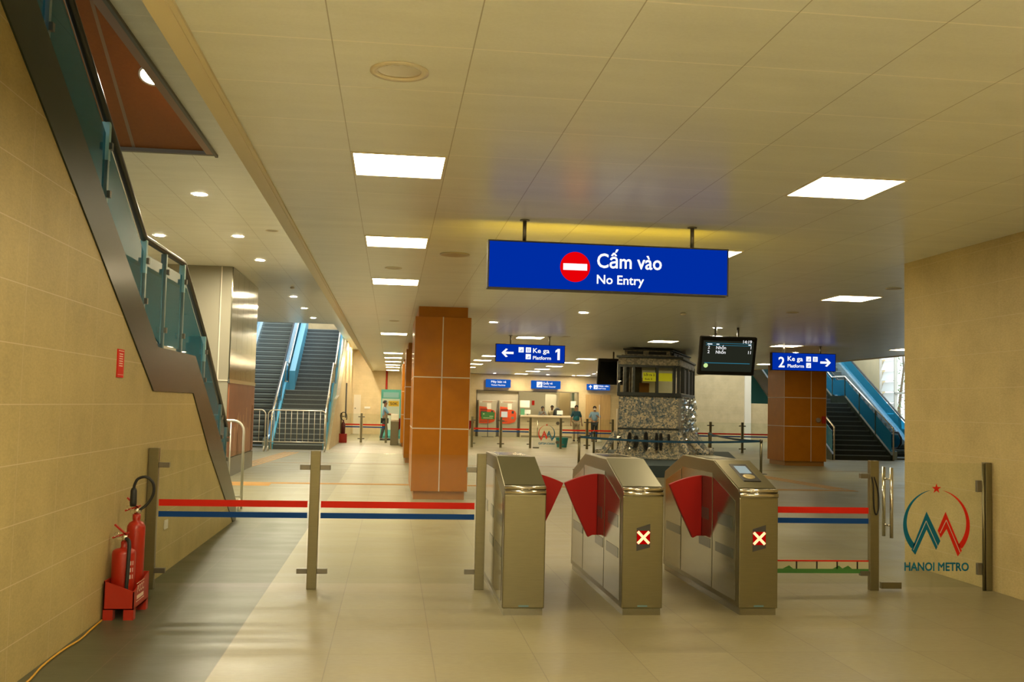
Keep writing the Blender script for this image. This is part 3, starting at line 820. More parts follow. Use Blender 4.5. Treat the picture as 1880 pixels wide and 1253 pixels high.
# ------------------------------------------------------------------ glass barriers, front line
YG = 9.12
def stripes(t, x0, x1, y, par):
    for nm, m, a, b in (('red_stripe', RED_FILM, .705, .762), ('blue_stripe', BLUE_FILM, .612, .660)):
        MB().box(x0, x1, y - .0085, y - .0062, a, b).build(nm, m, par)
def gpost(t, x, y, w=.042, arms=(-1, 1), h=1.2):
    p = MB().box(x - w, x + w, y - .03, y + .03, 0, h).build('post', STEEL, t, bevel=.003)
    for z in (.155, 1.055):
        for s in arms: MB().box(x + s * w, x + s * (w + .09), y - .022, y + .022, z - .022, z + .022).build('clamp', STEEL_D, p, bevel=.003)
t = thing('glass_barrier', 'long clear glass barrier with red and blue stripes left of the gates', 'barrier', (-.6, YG, 0))
gpost(t, -2.02, YG, arms=(1,)); gpost(t, -.648, YG); gpost(t, .815, YG, arms=(-1,))
for a, b in ((-1.965, -.705), (-.59, .76)):
    g = MB().box(a, b, YG - .006, YG + .006, .05, 1.185).build('glass_panel', GLASS, t)
    stripes(t, a, b, YG, g)
t = thing('glass_barrier', 'short striped glass barrier with picture band, right of the gates', 'barrier', (3.9, YG, 0))
gpost(t, 4.50, YG, .042, arms=(-1,))
g = MB().box(3.17, 4.45, YG - .006, YG + .006, .06, 1.185).build('glass_panel', GLASS, t)
stripes(t, 3.17, 4.45, YG, g)
mb = MB().box(3.17, 4.45, YG - .009, YG - .006, .262, .275); mb.build('red_line', RED_FILM, g)
MB().box(3.17, 4.45, YG - .009, YG - .006, .155, .195).build('green_band', GREEN_FILM, g)
MB().box(3.17, 4.45, YG - .0075, YG - .006, .195, .262).build('pale_band', mat('pale_band', (.50, .49, .33), .6), g)
mb = MB()
for x in np.arange(3.36, 4.45, .196): mb.box(x - .007, x + .007, YG - .010, YG - .0076, .195, .262)
mb.build('dark_bars', BLACK, g)
mb = MB()
for x in (3.68, 4.16, 4.6 - .35): mb.py([(x - .06, .196), (x, .225), (x + .04, .196)], YG - .010, YG - .0078)
mb.build('small_motifs', GREEN_FILM, g)
# lanyard loop on the post
tag(MB().hose([(4.47, YG - .034, 1.05), (4.485, YG - .036, .95), (4.49, YG - .036, .78), (4.51, YG - .036, .70), (4.535, YG - .036, .76), (4.53, YG - .036, .92), (4.49, YG - .034, 1.05)], .006, 6).build('cord_loop', BLACK), 'thin black cord loop hanging on the post by the glass door', 'cord')
# glass door with the metro emblem
t = thing('glass_door', 'clear glass door with red and teal metro emblem beside the right wall', 'door', (5.0, YG, 0))
g = MB().box(4.56, 5.57, YG - .006, YG + .006, .03, 1.19).build('glass_panel', GLASS, t)
p = MB().box(5.60, 5.662, YG - .035, YG + .035, 0, 1.2).build('post', STEEL, t, bevel=.003)
MB().tube([(5.585, YG - .02, .0), (5.585, YG - .02, 1.19)], .014, 8).build('pivot_tube', STEEL, t)
for z in (.20, .975): MB().box(5.525, 5.60, YG - .018, YG + .018, z - .055, z + .055).build('hinge', STEEL_D, t, bevel=.004)
MB().box(4.57, 4.77, YG - .02, YG + .02, .015, .075).build('floor_lock', STEEL, t, bevel=.004)
for s in (-1, 1):
    yy = YG + s * .075; xx = 4.61 if s > 0 else 4.672
    h = MB().tube([(4.64, yy, .49), (4.64, yy, 1.14)], .016, 12).build('pull_handle', CHROME, t)
    MB().tube([(4.64, YG, .60), (4.64, yy, .60)], .01, 8).tube([(4.64, YG, 1.03), (4.64, yy, 1.03)], .01, 8).build('standoff', CHROME, h)
def emblem(par, cx, cz, s, y, flip=False, word='HANOI METRO'):
    """ring, two peaks, star and word; s = ring half width"""
    def P(a, b): return (cx + a * s, cz + b * s)
    LEFT, RIGHT = (TEAL_FILM, RED_FILM) if not flip else (RED_FILM, TEAL_FILM)
    for sg, m, nm in ((-1, LEFT, 'left_mark'), (1, RIGHT, 'right_mark')):
        mb = MB(); out = []; inn = []; N = 24
        for i in range(N + 1):
            f = i / N; a = math.radians(101 + (221 - 101) * f); w = .004 + .155 * f ** .9
            out.append((math.cos(a), math.sin(a))); inn.append((math.cos(a) * (1 - w), math.sin(a) * (1 - w)))
        for i in range(N):
            q = [out[i], out[i + 1], inn[i + 1], inn[i]]
            mb.py([P(-x if sg > 0 else x, z) for x, z in q], y - .002, y)
        if sg < 0:
            polys = [[(-.755, -.70), (-.64, -.83), (-.30, -.125), (-.30, .38)], [(-.30, .38), (-.30, -.125), (-.02, -.69), (.11, -.44)]]
            ln = [(-.70, -.70), (-.315, .12), (.03, -.60)]
        else:
            polys = [[(.03, -.15), (.27, .38), (.30, -.10), (.12, -.35)], [(.27, .38), (.30, -.10), (.63, -.87), (.755, -.71)]]
            ln = [(.10, -.22), (.29, .15), (.70, -.76)]
        for q in polys: mb.py([P(*v) for v in q], y - .002, y)
        mk = mb.build(nm, m, par)
        l_ = MB()
        for (a0, b0), (a1, b1) in zip(ln, ln[1:]):
            p0, p1 = Vector((cx + a0 * s, y - .0025, cz + b0 * s)), Vector((cx + a1 * s, y - .0025, cz + b1 * s)); d_ = (p1 - p0).normalized()
            l_.obox((p0 + p1) / 2, d_, Y1, d_.cross(Y1), (p1 - p0).length / 2, .0004, s * .009)
        l_.build('pale_line', WHITE_FILM, mk)
    mb = MB()
    for k in range(5):
        a0 = PI / 2 + k * 2 * PI / 5; c0 = (0, 1.03); R_, r_ = .145, .056
        q = [c0, (c0[0] + r_ * math.cos(a0 - PI / 5), c0[1] + r_ * math.sin(a0 - PI / 5)), (c0[0] + R_ * math.cos(a0), c0[1] + R_ * math.sin(a0)), (c0[0] + r_ * math.cos(a0 + PI / 5), c0[1] + r_ * math.sin(a0 + PI / 5))]
        mb.py([P(*v) for v in q], y - .002, y)
    mb.build('star', RED_FILM, par)
    if word:
        mb = MB(); text(mb, word, (cx + s * (.97 if flip else -.97), y - .003, cz - s * 1.27), -X1 if flip else X1, Z1, s * .235, s * 1.93, bold=.03); mb.build('lettering', TEAL_FILM, par)
    return
emblem(g, 5.122, .605, .332, YG - .0065)

# ------------------------------------------------------------------ ticket gates
prof = [(7.985, .055), (7.985, .925), (8.0, .985), (8.02, 1.005), (8.655, 1.20), (9.61, 1.20), (10.25, 1.005), (10.28, .93), (10.28, .055)]
def gate(name, label, x0, x1, flap_l, flap_r, cross, reader, dy=0.0):
    t = thing(name, label, 'ticket gate', ((x0 + x1) / 2, 8.0 + dy, 0), 'wide ticket gates')
    P_ = [(y + dy, z) for y, z in prof]
    MB().px(P_, x0, x1).build('cabinet', STEEL, t, bevel=.008)
    MB().box(x0 + .012, x1 - .012, 8.0 + dy, 10.27 + dy, 0, .056).build('plinth', STEEL_SIDE, t)
    # rounded nose band
    MB().tube([(x0 + .002, 7.992 + dy, .955), (x1 - .002, 7.992 + dy, .955)], .02, 12).tube([(x0 + .002, 8.002 + dy, .99), (x1 - .002, 8.002 + dy, .99)], .016, 12).build('nose_band', CHROME, t)
    # slanted top plates
    a, b = Vector((0, 8.03 + dy, 1.0095)), Vector((0, 8.65 + dy, 1.1995)); d = (b - a).normalized(); nn = Vector((0, -d.z, d.y))
    MB().obox(Vector(((x0 + x1) / 2, 0, 0)) + (a + b) / 2 + nn * .002, X1, d, nn, (x1 - x0) / 2 - .004, (b - a).length / 2, .002).build('sloped_plate', mat('satin_plate', (.15, .145, .085), .38, .6) if not reader else STEEL, t)
    for s, x in ((-1, x0), (1, x1)):
        for ya, yb_, za, zb in ((8.06, 8.66, .10, .90), (8.68, 9.62, .10, 1.06), (9.64, 10.2, .10, .92)):
            top = 1.09
            if ya < 8.1: q = [(ya, za), (yb_, za), (yb_, 1.06), (8.06 + .02, .90)]
            elif ya > 9.6: q = [(ya, za), (yb_, za), (yb_, .92), (ya, 1.07)]
            else: q = [(ya, za), (yb_, za), (yb_, top), (ya, top)]
            sp = MB().px([(u_ + dy, v_) for u_, v_ in q], x - .004 if s < 0 else x, x if s < 0 else x + .004).build('side_panel', STEEL_SIDE, t, bevel=.002)
        sm = mat('smoked_acrylic', (.07, .085, .075), .12)
        for ya, yb_ in ((8.14, 8.52), (8.78, 9.0), (9.3, 9.58)): MB().box(x + s * .004, x + s * .006, ya + dy, yb_ + dy, .72 - .05, .72 + .05).build('sensor_window', sm, sp)
        for ya, yb_ in ((8.12, 8.58), (8.72, 9.05), (9.66, 10.15)): MB().box(x + s * .004, x + s * .006, ya + dy, yb_ + dy, .47 - .04, .47 + .04).build('sensor_window', sm, sp)
    def flap(sg, x):
        yv = 9.0 + dy; pts = []
        for i in range(9):
            f_ = i / 8; pts.append((x + sg * (.005 + .30 * f_), 1.045 - .085 * f_ ** 1.6))
        pts += [(x + sg * .20, .72), (x + sg * .085, .485), (x + sg * .045, .505), (x + sg * .005, .505)]
        if sg > 0: pts = pts[::-1]
        fl_ = MB().py(pts, yv - .025, yv + .025).build('flap', RED_FLAP, t, bevel=.004)
    if flap_l: flap(-1, x0)
    if flap_r: flap(1, x1)
    yf = 7.985 + dy; xc = x0 + (x1 - x0) * .51
    if cross:
        MB().py([(xc - .055, .505), (xc + .055, .535), (xc + .055, .72), (xc - .055, .685)], yf - .003, yf).build('indicator_plate', DARK, t)
        lamp = MB().box(xc - .053, xc + .053, yf - .005, yf - .003, .56, .665).build('indicator_light', emitter('led_red', (.38, .0, .0), 1.0), t)
        mb = MB(); c = Vector((xc, yf - .006, .6125))
        for sg in (1, -1): mb.obox(c + Vector((0, -.0005 * (sg + 1), 0)), (1, 0, sg), (0, 1, 0), (-sg, 0, 1), .066, .001, .011)
        mb.build('cross_mark', emitter('led_cross', (1.0, .62, .30), 1.5), lamp)
    MB().box(xc - .04, xc + .04, yf - .002, yf, .068, .080).build('maker_plate', mat('pale_blue_plate', (.12, .25, .30), .4), t)
    if reader:
        c = Vector(((x0 + x1) / 2 + .01, 0, 0)) + a + d * .34 + nn * .006
        r = MB().obox(c, X1, d, nn, .075, .20, .004).build('card_reader', BLACK, t, bevel=.003)
        MB().obox(c + d * .06 + nn * .005, X1, d, nn, .052, .085, .001).build('reader_screen', emitter('reader_screen', (.42, .50, .47), .8), r)
        MB().lathe(c - d * .105 + nn * .004, [(.052, 0), (.05, .004), (.035, .006), (.001, .006)], 20, nn).build('card_target', mat('brass_target', (.50, .42, .22), .35, .5), r)
    # small rear grille on the flat top
    MB().box(x0 + .05, x1 - .05, 8.9 + dy, 9.4 + dy, 1.2, 1.203).build('top_plate', STEEL_SIDE, t)
    return t
gate('ticket_gate', 'leftmost silver ticket gate with plain front, beside the striped glass barrier', .90, 1.232, False, True, False, False)
gate('ticket_gate', 'middle silver ticket gate with plain slope and lit red cross', 1.850, 2.180, True, False, True, False)
gate('ticket_gate', 'rightmost silver ticket gate with card reader and lit red cross', 2.808, 3.132, True, False, True, True)

# ------------------------------------------------------------------ fire extinguishers, wall things, cable
bx0, bx1, by0, by1 = -2.05, -1.835, 7.83, 8.29
t = thing('extinguisher_stand', 'red metal extinguisher box with four feet against the left wall', 'stand', (-1.94, 8.06, 0))
mb = MB(); w = .008; zb = .075
mb.box(bx0, bx1, by0, by1, zb, zb + w)
mb.py([(bx0, zb), (bx1, zb), (bx1, .205), (bx0, .285)], by0, by0 + w)
mb.py([(bx0, zb), (bx1, zb), (bx1, .285), (bx0, .285)], by1 - w, by1)
mb.px([(by0, zb), (by1, zb), (by1, .285), (by0, .205)], bx1 - w, bx1)
mb.px([(by0, zb), (by1, zb), (by1, .285), (by0, .285)], bx0, bx0 + w)
mb.build('box', RED, t)
for fx in (bx0 + .0, bx1 - .07):
    for fy in (by0 + 0, by1 - .07):
        MB().pz([(fx, fy), (fx + .07, fy), (fx + .07, fy + .07), (fx, fy + .07)], 0, zb).build('foot', RED, t)
mb = MB(); text(mb, 'PCCC', (bx1 + .001, 7.92, .185), Y1, Z1, .055, .20); mb.box(bx1, bx1 + .001, 7.92, 8.12, .135, .162)
mb.box(bx1, bx1 + .001, 7.90, 8.14, .25, .255); mb.box(bx1, bx1 + .001, 7.90, 8.14, .118, .123)
mb.build('lettering', mat('pale_print', (.75, .55, .42), .6), t)
def extinguisher(label, x, y, r, h, horn, base=.084):
    t = thing('fire_extinguisher', label, 'fire extinguisher', (x, y, base))
    p = [(r * .9, 0), (r, .012), (r, h - r * .45), (r * .93, h - r * .2), (r * .7, h - r * .05), (r * .35, h), (.024, h + .015), (.024, h + .05)] if not horn else [(r * .9, 0), (r, .012), (r, h - r * .9), (r * .96, h - r * .55), (r * .75, h - r * .2), (r * .40, h), (.024 if not horn else .03, h + .015), (.024 if not horn else .03, h + .05)]
    MB().lathe((x, y, base), p, 24).build('cylinder', RED, t)
    zt_ = base + h + .05
    v = MB().lathe((x, y, zt_), [(.02, 0), (.022, .03), (.015, .05)], 12).box(x - .05, x + .03, y - .012, y + .012, zt_ + .015, zt_ + .03).build('valve', CHROME, t)
    l = MB().obox((x - .03, y, zt_ + .085), (1, 0, -.9), (0, 1, 0), (.9, 0, 1), .06, .014, .006).obox((x - .03, y, zt_ + .045), (1, 0, .35), (0, 1, 0), (-.35, 0, 1), .06, .014, .006)
    l.build('lever', RED, v)
    MB().tube([(x - .055 + .018 * math.cos(a), y - .02, zt_ + .05 + .018 * math.sin(a)) for a in np.linspace(0, 2 * PI, 13)], .002, 5).build('safety_ring', CHROME, v)
    if horn:
        MB().hose([(x + .02, y, zt_ + .03), (x + .075, y + .01, zt_ + .08), (x + .115, y + .01, zt_ + .16), (x + .11, y, zt_ + .24), (x + .06, y - .01, zt_ + .285), (x + .0, y - .01, zt_ + .27), (x - .025, y - .01, zt_ + .22), (x - .028, y - .01, zt_ + .18)], .011, 10).build('hose', RUBBER, t)
        MB().lathe((x - .028, y - .01, zt_ + .06), [(.024, 0), (.026, .03), (.024, .12), (.016, .14)], 14).build('horn', RUBBER, t)
    else:
        MB().hose([(x + .02, y - .02, zt_ + .02), (x + .045, y - .05, zt_), (x + .055, y - r * .95, zt_ - .08), (x + .055, y - r - .012, zt_ - .25), (x + .05, y - r - .012, base + .12)], .014, 10).build('hose', RUBBER, t)
        mb = MB()
        for i, zz in enumerate((.30, .25, .20)): 
            a = -PI / 2 + .95; mb.add([(x + (r + .001) * math.cos(a + q), y + (r + .001) * math.sin(a + q), base + zz + s) for q, s in ((-.2, 0), (.2, 0), (.2, .03), (-.2, .03))], [(0, 1, 2, 3)])
        mb.build('label_print', mat('pale_label', (.62, .45, .40), .6), t)
    return t
extinguisher('tall red gas extinguisher with black looped hose and horn, rear one in the red box', -1.925, 8.185, .068, .60, True)
extinguisher('shorter red extinguisher with hose down its front, front one in the red box', -1.955, 7.975, .085, .42, False)
t = thing('wall_notice', 'narrow red fire instruction notice on the left stone wall', 'notice', (XL + .004, 8.05, 1.78))
MB().box(XL, XL + .008, 7.96, 8.14, 1.78, 1.995).build('plate', RED_FILM, t)
mb = MB()
for i in range(6): mb.box(XL + .008, XL + .009, 8.0, 8.10, 1.865 + i * .018, 1.873 + i * .018)
mb.box(XL + .008, XL + .009, 7.975, 8.125, 1.80, 1.803).box(XL + .008, XL + .009, 7.975, 8.125, 1.98, 1.985).build('print', mat('notice_print', (.85, .6, .45), .6), t)
t = thing('wall_socket', 'small white socket cover low on the left wall behind the glass', 'socket', (XL, 9.9, .4))
MB().box(XL, XL + .012, 9.84, 9.98, .41, .495).build('cover', WHITE, t, bevel=.003)
tag(MB().hose([(-2.045, 7.80, .008), (-2.035, 7.5, .008), (-2.02, 7.2, .008), (-2.04, 6.9, .008), (-2.035, 6.5, .008), (-2.0, 6.1, .008), (-2.02, 5.6, .008), (-1.99, 5.0, .008)], .007, 6).build('cable', mat('yellow_cable', (.55, .30, .02), .5)), 'yellow cable on the floor along the foot of the left wall', 'cable')

# ------------------------------------------------------------------ crowd barriers
def crowd_barrier(label, x0, x1, y, h=1.3, nb=9, m=None, z0=.30):
    m = m or mat('galvanised_white', (.62, .60, .52), .35, .4)
    t = thing('crowd_barrier', label, 'barrier', ((x0 + x1) / 2, y, 0), 'crowd barriers at the stairs')
    r = .16; pts = []
    for cx, cz, a0, a1 in ((x0 + r, h - r, 180, 90), (x1 - r, h - r, 90, 0)):
        for k in range(6):
            a = math.radians(a0 + (a1 - a0) * k / 5); pts.append((cx + r * math.cos(a), y, cz + r * math.sin(a)))
    MB().tube([(x0, y, .08)] + pts + [(x1, y, .08)], .02, 8).tube([(x0, y, z0), (x1, y, z0)], .017, 8).build('frame', m, t)
    for i in range(1, nb + 1):
        x = x0 + (x1 - x0) * i / (nb + 1); MB().tube([(x, y, z0), (x, y, h - .01)], .011, 6).build('bar', m, t)
    for x in (x0 + .02, x1 - .02):
        MB().tube([(x, y - .16, .0), (x, y - .14, .10), (x, y, .16), (x, y + .14, .10), (x, y + .16, .0)], .018, 6).build('foot', m, t)
    return t
crowd_barrier('white crowd barrier closing off the far left stairs', -3.98, -2.12, 33.9, 1.33, 9)
crowd_barrier('white crowd barrier in front of the far escalator, mostly behind the clad shaft', -6.0, -4.04, 33.7, 1.33, 9)
crowd_barrier('tall pale crowd barrier at the foot of the near stairs', -3.9, -2.18, 15.6, 1.32, 8, z0=.2)

# ------------------------------------------------------------------ kiosk wrapped in plastic on its platform
t = thing('display_platform', 'low dark slate platform under the wrapped kiosk', 'platform', (8, 28, 0))
MB().pz([(5.75, 24.0), (8.6, 24.0), (11.2, 33.0), (7.1, 33.0)], 0, .28).build('base', mat('slate_felt', (.055, .085, .095), .7), t)
MOS = mosaic('mosaic_tiles', [(.30, (.74, .63, .42)), (.55, (.68, .60, .42)), (.60, (.16, .18, .17)), (.66, (.62, .55, .40)), (.72, (.11, .16, .19)), (.80, (.36, .35, .29)), (.86, (.08, .13, .17))], 24)
DBRZ = mat('dark_bronze', (.075, .085, .085), .35, .5)
MOS_R = mosaic('mosaic_roof', [(.30, (.50, .43, .28)), (.55, (.20, .20, .16)), (.75, (.56, .49, .33)), (.95, (.14, .17, .17))], 20)
WRAP = glass('plastic_wrap', (.93, .93, .90), 1.6)
kz = .28
def kp(a, b, off=0.0):
    """point on the kiosk plan: a along the front 0..1, b front to back 0..1"""
    A, B, Cc, D = Vector((6.13, 27.2)), Vector((7.80, 27.2)), Vector((9.35, 30.9)), Vector((7.62, 30.9))
    f = A.lerp(B, a); g = D.lerp(Cc, a); return f.lerp(g, b)
def ring(o): 
    c = (kp(0, 0) + kp(1, 1)) / 2
    res = []
    for a, b in ((0, 0), (1, 0), (1, 1), (0, 1)):
        p = kp(a, b); d = p - c; res.append((p.x + o * (1 if d.x > 0 or (a, b) == (1, 0) else -1), p.y + o * (1 if b else -1)))
    return res
K = thing('tram_kiosk', 'old tram shaped mosaic kiosk wrapped in clear plastic in the middle of the hall', 'kiosk', (7.7, 29, kz))
MB().pz(ring(0), 1.10, 2.02).build('body_panel', MOS, K, bevel=.04)
MB().pz(ring(.015), 1.07, 1.115).build('belt_rail', DBRZ, K)
MB().pz(ring(.06), 1.98, 2.09).build('window_sill', DBRZ, K, bevel=.015)
# flaring lower apron, irregular like wrapped roots
mb = MB(); prev = None; N = 64; levels = [(1.08, .02), (.85, .05), (.62, .10), (.45, .20), (.33, .36), (kz + .01, .42)]
base = ring(0); per = []
for i in range(4):
    p, q = Vector(base[i]), Vector(base[(i + 1) % 4])
    for k_ in range(N // 4): per.append(p.lerp(q, k_ / (N // 4)))
cen = sum(per, Vector((0, 0))) / len(per)
rnd = [random.uniform(.6, 1.35) for _ in range(N)]
for lv, (z, o) in enumerate(levels):
    for i, p in enumerate(per):
        d = (p - cen).normalized(); w = o * (rnd[i] if i > N // 4 + 1 else .42)
        mb.v.append((p.x + d.x * w, p.y + d.y * w, z))
for lv in range(len(levels) - 1):
    for i in range(N): mb.face([lv * N + i, lv * N + (i + 1) % N, (lv + 1) * N + (i + 1) % N, (lv + 1) * N + i], True)
mb.build('flared_base', MOS, K)
# dark slots in the apron front
for i, (fx, h0, h1, w) in enumerate(((.10, .75, .62, .035), (.17, .92, .42, .06), (.28, .84, .28, .075), (.44, .94, .20, .075), (.62, .92, .22, .05), (.69, .92, .22, .05), (.82, .90, .45, .035))):
    w *= .78; z0_, z1_ = kz + .02 + h1, kz + h0 - .20; x = 6.13 + 1.67 * fx; pr = []
    for k_ in range(16):
        a = 2 * PI * k_ / 16; pr.append((x + w * math.cos(a), (z0_ + z1_) / 2 + (z1_ - z0_) / 2 * math.sin(a)))
    MB().py(pr, 26.99, 27.1).build('slot', BLACK, K)
# window level: posts, glass, curtain
for a in (0.0, .10, .245, .64, .93, 1.0):
    p = kp(a, 0); MB().box(p.x - .035, p.x + .035, p.y - .02, p.y + .08, 2.05, 2.93).build('post', DBRZ, K)
for b in (.22, .3, .55, .8, 1.0):
    p = kp(1, b); MB().box(p.x - .06, p.x + .02, p.y - .04, p.y + .04, 2.05, 2.93).build('post', DBRZ, K)
for b in (.35, .7, 1.0):
    p = kp(0, b); MB().box(p.x - .02, p.x + .06, p.y - .04, p.y + .04, 2.05, 2.93).build('post', DBRZ, K)
mb = MB(); p0, p1 = kp(0, 0), kp(1, 0); mb.box(p0.x, p1.x, p0.y, p0.y + .07, 2.78, 2.84); mb.build('window_rail', DBRZ, K)
brd = mat('brown_boards', (.13, .105, .07), .5, noise=.2, nscale=6, stretch=(6, 6, 1))
mb = MB(); q0, q1 = kp(.985, .24), kp(.985, 1); mb.prism([(q0.x, q0.y, 2.06), (q1.x, q1.y, 2.06), (q1.x, q1.y, 2.80), (q0.x, q0.y, 2.80)], (0, 0, 0), (-.03, 0, 0)); mb.build('side_shutter', brd, K)
mb = MB(); mb.box(kp(.26, 0).x, kp(.46, 0).x, 27.75, 27.78, 2.06, 2.84); mb.build('inner_board', brd, K)
mb = MB()
for a0, a1 in ((.26, .63), (.65, .92)): mb.box(kp(a0, 0).x, kp(a1, 0).x, 27.22, 27.228, 2.08, 2.8)
mb.build('window_pane', glass('kiosk_glass', (.80, .82, .74)), K)
YEL = mat('yellow_paper', (.90, .97, .03), .7)
mb = MB(); mb.box(6.80, 7.165, 27.208, 27.212, 2.40, 2.64).build('yellow_notice', YEL, K)
mb = MB(); mb.box(7.235, 7.625, 27.208, 27.212, 2.41, 2.63).build('yellow_notice', YEL, K)
mb = MB(); text(mb, 'Lối ra 2', (6.83, 27.206, 2.55), X1, Z1, .06, .30); text(mb, 'Exit 2', (6.86, 27.206, 2.44), X1, Z1, .045, .2); mb.build('lettering', mat('marker_ink', (.10, .11, .02), .7), K)
mb = MB(); mb.box(6.80, 7.08, 27.6, 27.61, 2.1, 2.36); mb.build('orange_card', mat('orange_card', (.5, .2, .03), .7), K)
# fascia and two-tier roof
MB().pz(ring(.03), 2.84, 3.03).build('fascia', MOS_R, K, bevel=.02)
MB().pz(ring(.10), 3.03, 3.085).build('roof_edge', DBRZ, K, bevel=.015)
MB().pz(ring(-.08), 3.085, 3.12).build('lower_roof', MOS_R, K)
MB().pz(ring(-.20), 3.12, 3.25).build('clerestory', MOS_R, K)
MB().pz(ring(-.13), 3.25, 3.29).build('upper_roof', DBRZ, K, bevel=.01)
for a0, a1 in ((.16, .43), (.52, .82)):
    MB().box(kp(a0, 0).x, kp(a1, 0).x, 27.385, 27.41, 3.145, 3.225).build('clerestory_window', BLACK, K)
for b0, b1 in ((.1, .3), (.36, .6), (.66, .9)):
    p, q = kp(1, b0), kp(1, b1); MB().prism([(p.x - .19, p.y, 3.145), (q.x - .19, q.y, 3.145), (q.x - .19, q.y, 3.225), (p.x - .19, p.y, 3.225)], (0, 0, 0), (-.03, 0, 0)).build('clerestory_window', BLACK, K)
# clear plastic wrap, crumpled sheets round the corners and apron
def wrap_sheet(par, p0, p1, z0_, z1_, amp, nx, nz, flare=0.0):
    p0, p1 = Vector(p0), Vector(p1); d = (p1 - p0).normalized(); nrm2 = Vector((d.y, -d.x)); mb = MB()
    for j in range(nz + 1):
        for i in range(nx + 1):
            q = p0.lerp(p1, i / nx); o = amp * (random.random()) + flare * ((1 - j / nz) ** 2)
            mb.v.append((q.x + nrm2.x * o, q.y + nrm2.y * o, z0_ + (z1_ - z0_) * j / nz))
    for j in range(nz):
        for i in range(nx): mb.face([j * (nx + 1) + i, j * (nx + 1) + i + 1, (j + 1) * (nx + 1) + i + 1, (j + 1) * (nx + 1) + i], False)
    mb.build('plastic_wrap', WRAP, par)
a, b = kp(0, 0), kp(.24, 0)
wrap_sheet(K, (a.x - .03, 27.16), (b.x, 27.16), 2.1, 2.85, .06, 5, 10)
wrap_sheet(K, (6.05, 27.10), (7.85, 27.10), kz, 1.1, .12, 16, 12, .45)
wrap_sheet(K, (7.83, 27.15), (9.40, 30.9), 1.1, 2.0, .10, 14, 14)
wrap_sheet(K, (7.83, 27.10), (9.45, 30.9), kz, 1.1, .12, 14, 12, .5)
# wrapped root-like legs at both ends
for (x, y, dx, dy_) in ((6.05, 27.1, -.55, -.25), (6.3, 27.0, -.3, -.4), (7.75, 27.0, .25, -.35), (8.1, 27.6, .65, -.1), (8.4, 28.3, .75, .1), (8.7, 29.0, .7, .2)):
    MB().tube([(x, y, 1.0), (x + dx * .35, y + dy_ * .35, .72), (x + dx * .7, y + dy_ * .7, .46), (x + dx, y + dy_, kz + .14)], [.07, .09, .10, .12], 8).build('root_leg', MOS, K)
MB().tube([(8.1, 28.0, 3.29), (8.12, 28.0, 3.30), (8.2, 27.9, 3.31), (8.22, 27.95, 3.2)], .006, 5).build('loose_wire', WHITE, K)

# belt stanchions round the kiosk
BELT = mat('blue_belt', (.008, .075, .16), .6)
def stanchion(x, y, label):
    t = thing('belt_stanchion', label, 'stanchion', (x, y, 0), 'belt stanchions round the kiosk')
    MB().lathe((x, y, 0), [(.16, 0), (.16, .015), (.06, .03)], 20).build('base', STEEL_D, t)
    MB().lathe((x, y, .03), [(.034, 0), (.034, .80)], 14).build('pole', STEEL, t)
    MB().lathe((x, y, .83), [(.042, 0), (.042, .07), (.02, .08)], 14).build('head', STEEL_D, t)
    return t
stanchion(4.95, 26.6, 'belt stanchion left of the kiosk, nearest to the viewer'); stanchion(6.35, 31.6, 'belt stanchion beside the left edge of the kiosk base'); stanchion(9.68, 25.9, 'belt stanchion right of the kiosk'); stanchion(10.6, 33.2, 'belt stanchion behind the right side of the kiosk')
def belt(p, q, sag, label):
    mb = MB(); N = 16; p, q = Vector(p), Vector(q)
    for i in range(N + 1):
        f = i / N; c = p.lerp(q, f) - Vector((0, 0, sag * 4 * f * (1 - f)))
        mb.v += [(c.x, c.y, c.z - .028), (c.x, c.y, c.z + .028), (c.x, c.y + .004, c.z + .028), (c.x, c.y + .004, c.z - .028)]
    for i in range(N):
        for k_ in range(4): mb.face([i * 4 + k_, i * 4 + (k_ + 1) % 4, (i + 1) * 4 + (k_ + 1) % 4, (i + 1) * 4 + k_])
    mb.face([3, 2, 1, 0]); mb.face([N * 4 + k_ for k_ in range(4)])
    tag(mb.build('barrier_belt', BELT), label, 'belt', 'blue retractable belts')
belt((5.0, 26.595, .86), (9.632, 25.91, .86), .07, 'blue belt stretched across the front of the kiosk')
belt((4.975, 26.65, .86), (6.325, 31.545, .86), .05, 'blue belt along the left side of the kiosk')
belt((9.71, 25.95, .86), (10.58, 33.16, .86), .05, 'blue belt along the right side of the kiosk')

# ------------------------------------------------------------------ far barrier line with gates and glass
def far_barrier(label, xs, y, emb=None, last=True):
    t = thing('glass_barrier', label, 'barrier', ((xs[0] + xs[-1]) / 2, y, 0))
    for i, x in enumerate(xs): gpost(t, x, y, .045, arms=(1,) if i == 0 else (-1,) if i == len(xs) - 1 else (-1, 1))
    for a, b in zip(xs, xs[1:]):
        g = MB().box(a + .06, b - .06, y - .006, y + .006, .06, 1.18).build('glass_panel', GLASS, t)
        stripes(t, a + .06, b - .06, y, g)
    return t
far_barrier('far striped glass barrier at the left, behind the walking man', [-2.05, -1.22, -.20], 42.5)
far_barrier('far striped glass barrier in front of the ticket machines', [3.15, 4.28, 5.45], 39.8)
far_barrier('far striped glass barrier left of the kiosk, before the two standing women', [6.66, 7.72, 8.75], 39.8)
far_barrier('far striped glass barrier at the right behind the kiosk', [11.1, 12.5, 13.8, 15.1], 39.0)
t = thing('glass_door', 'far glass door with small red and teal emblem before the ticket counter', 'door', (6.05, 39.8, 0))
g = MB().box(5.56, 6.60, 39.79, 39.81, .05, 1.18).build('glass_panel', GLASS, t)
emblem(g, 6.10, .58, .335, 39.789, True)
MB().tube([(5.72, 39.72, .45), (5.72, 39.72, 1.1)], .016, 8).build('pull_handle', CHROME, t)
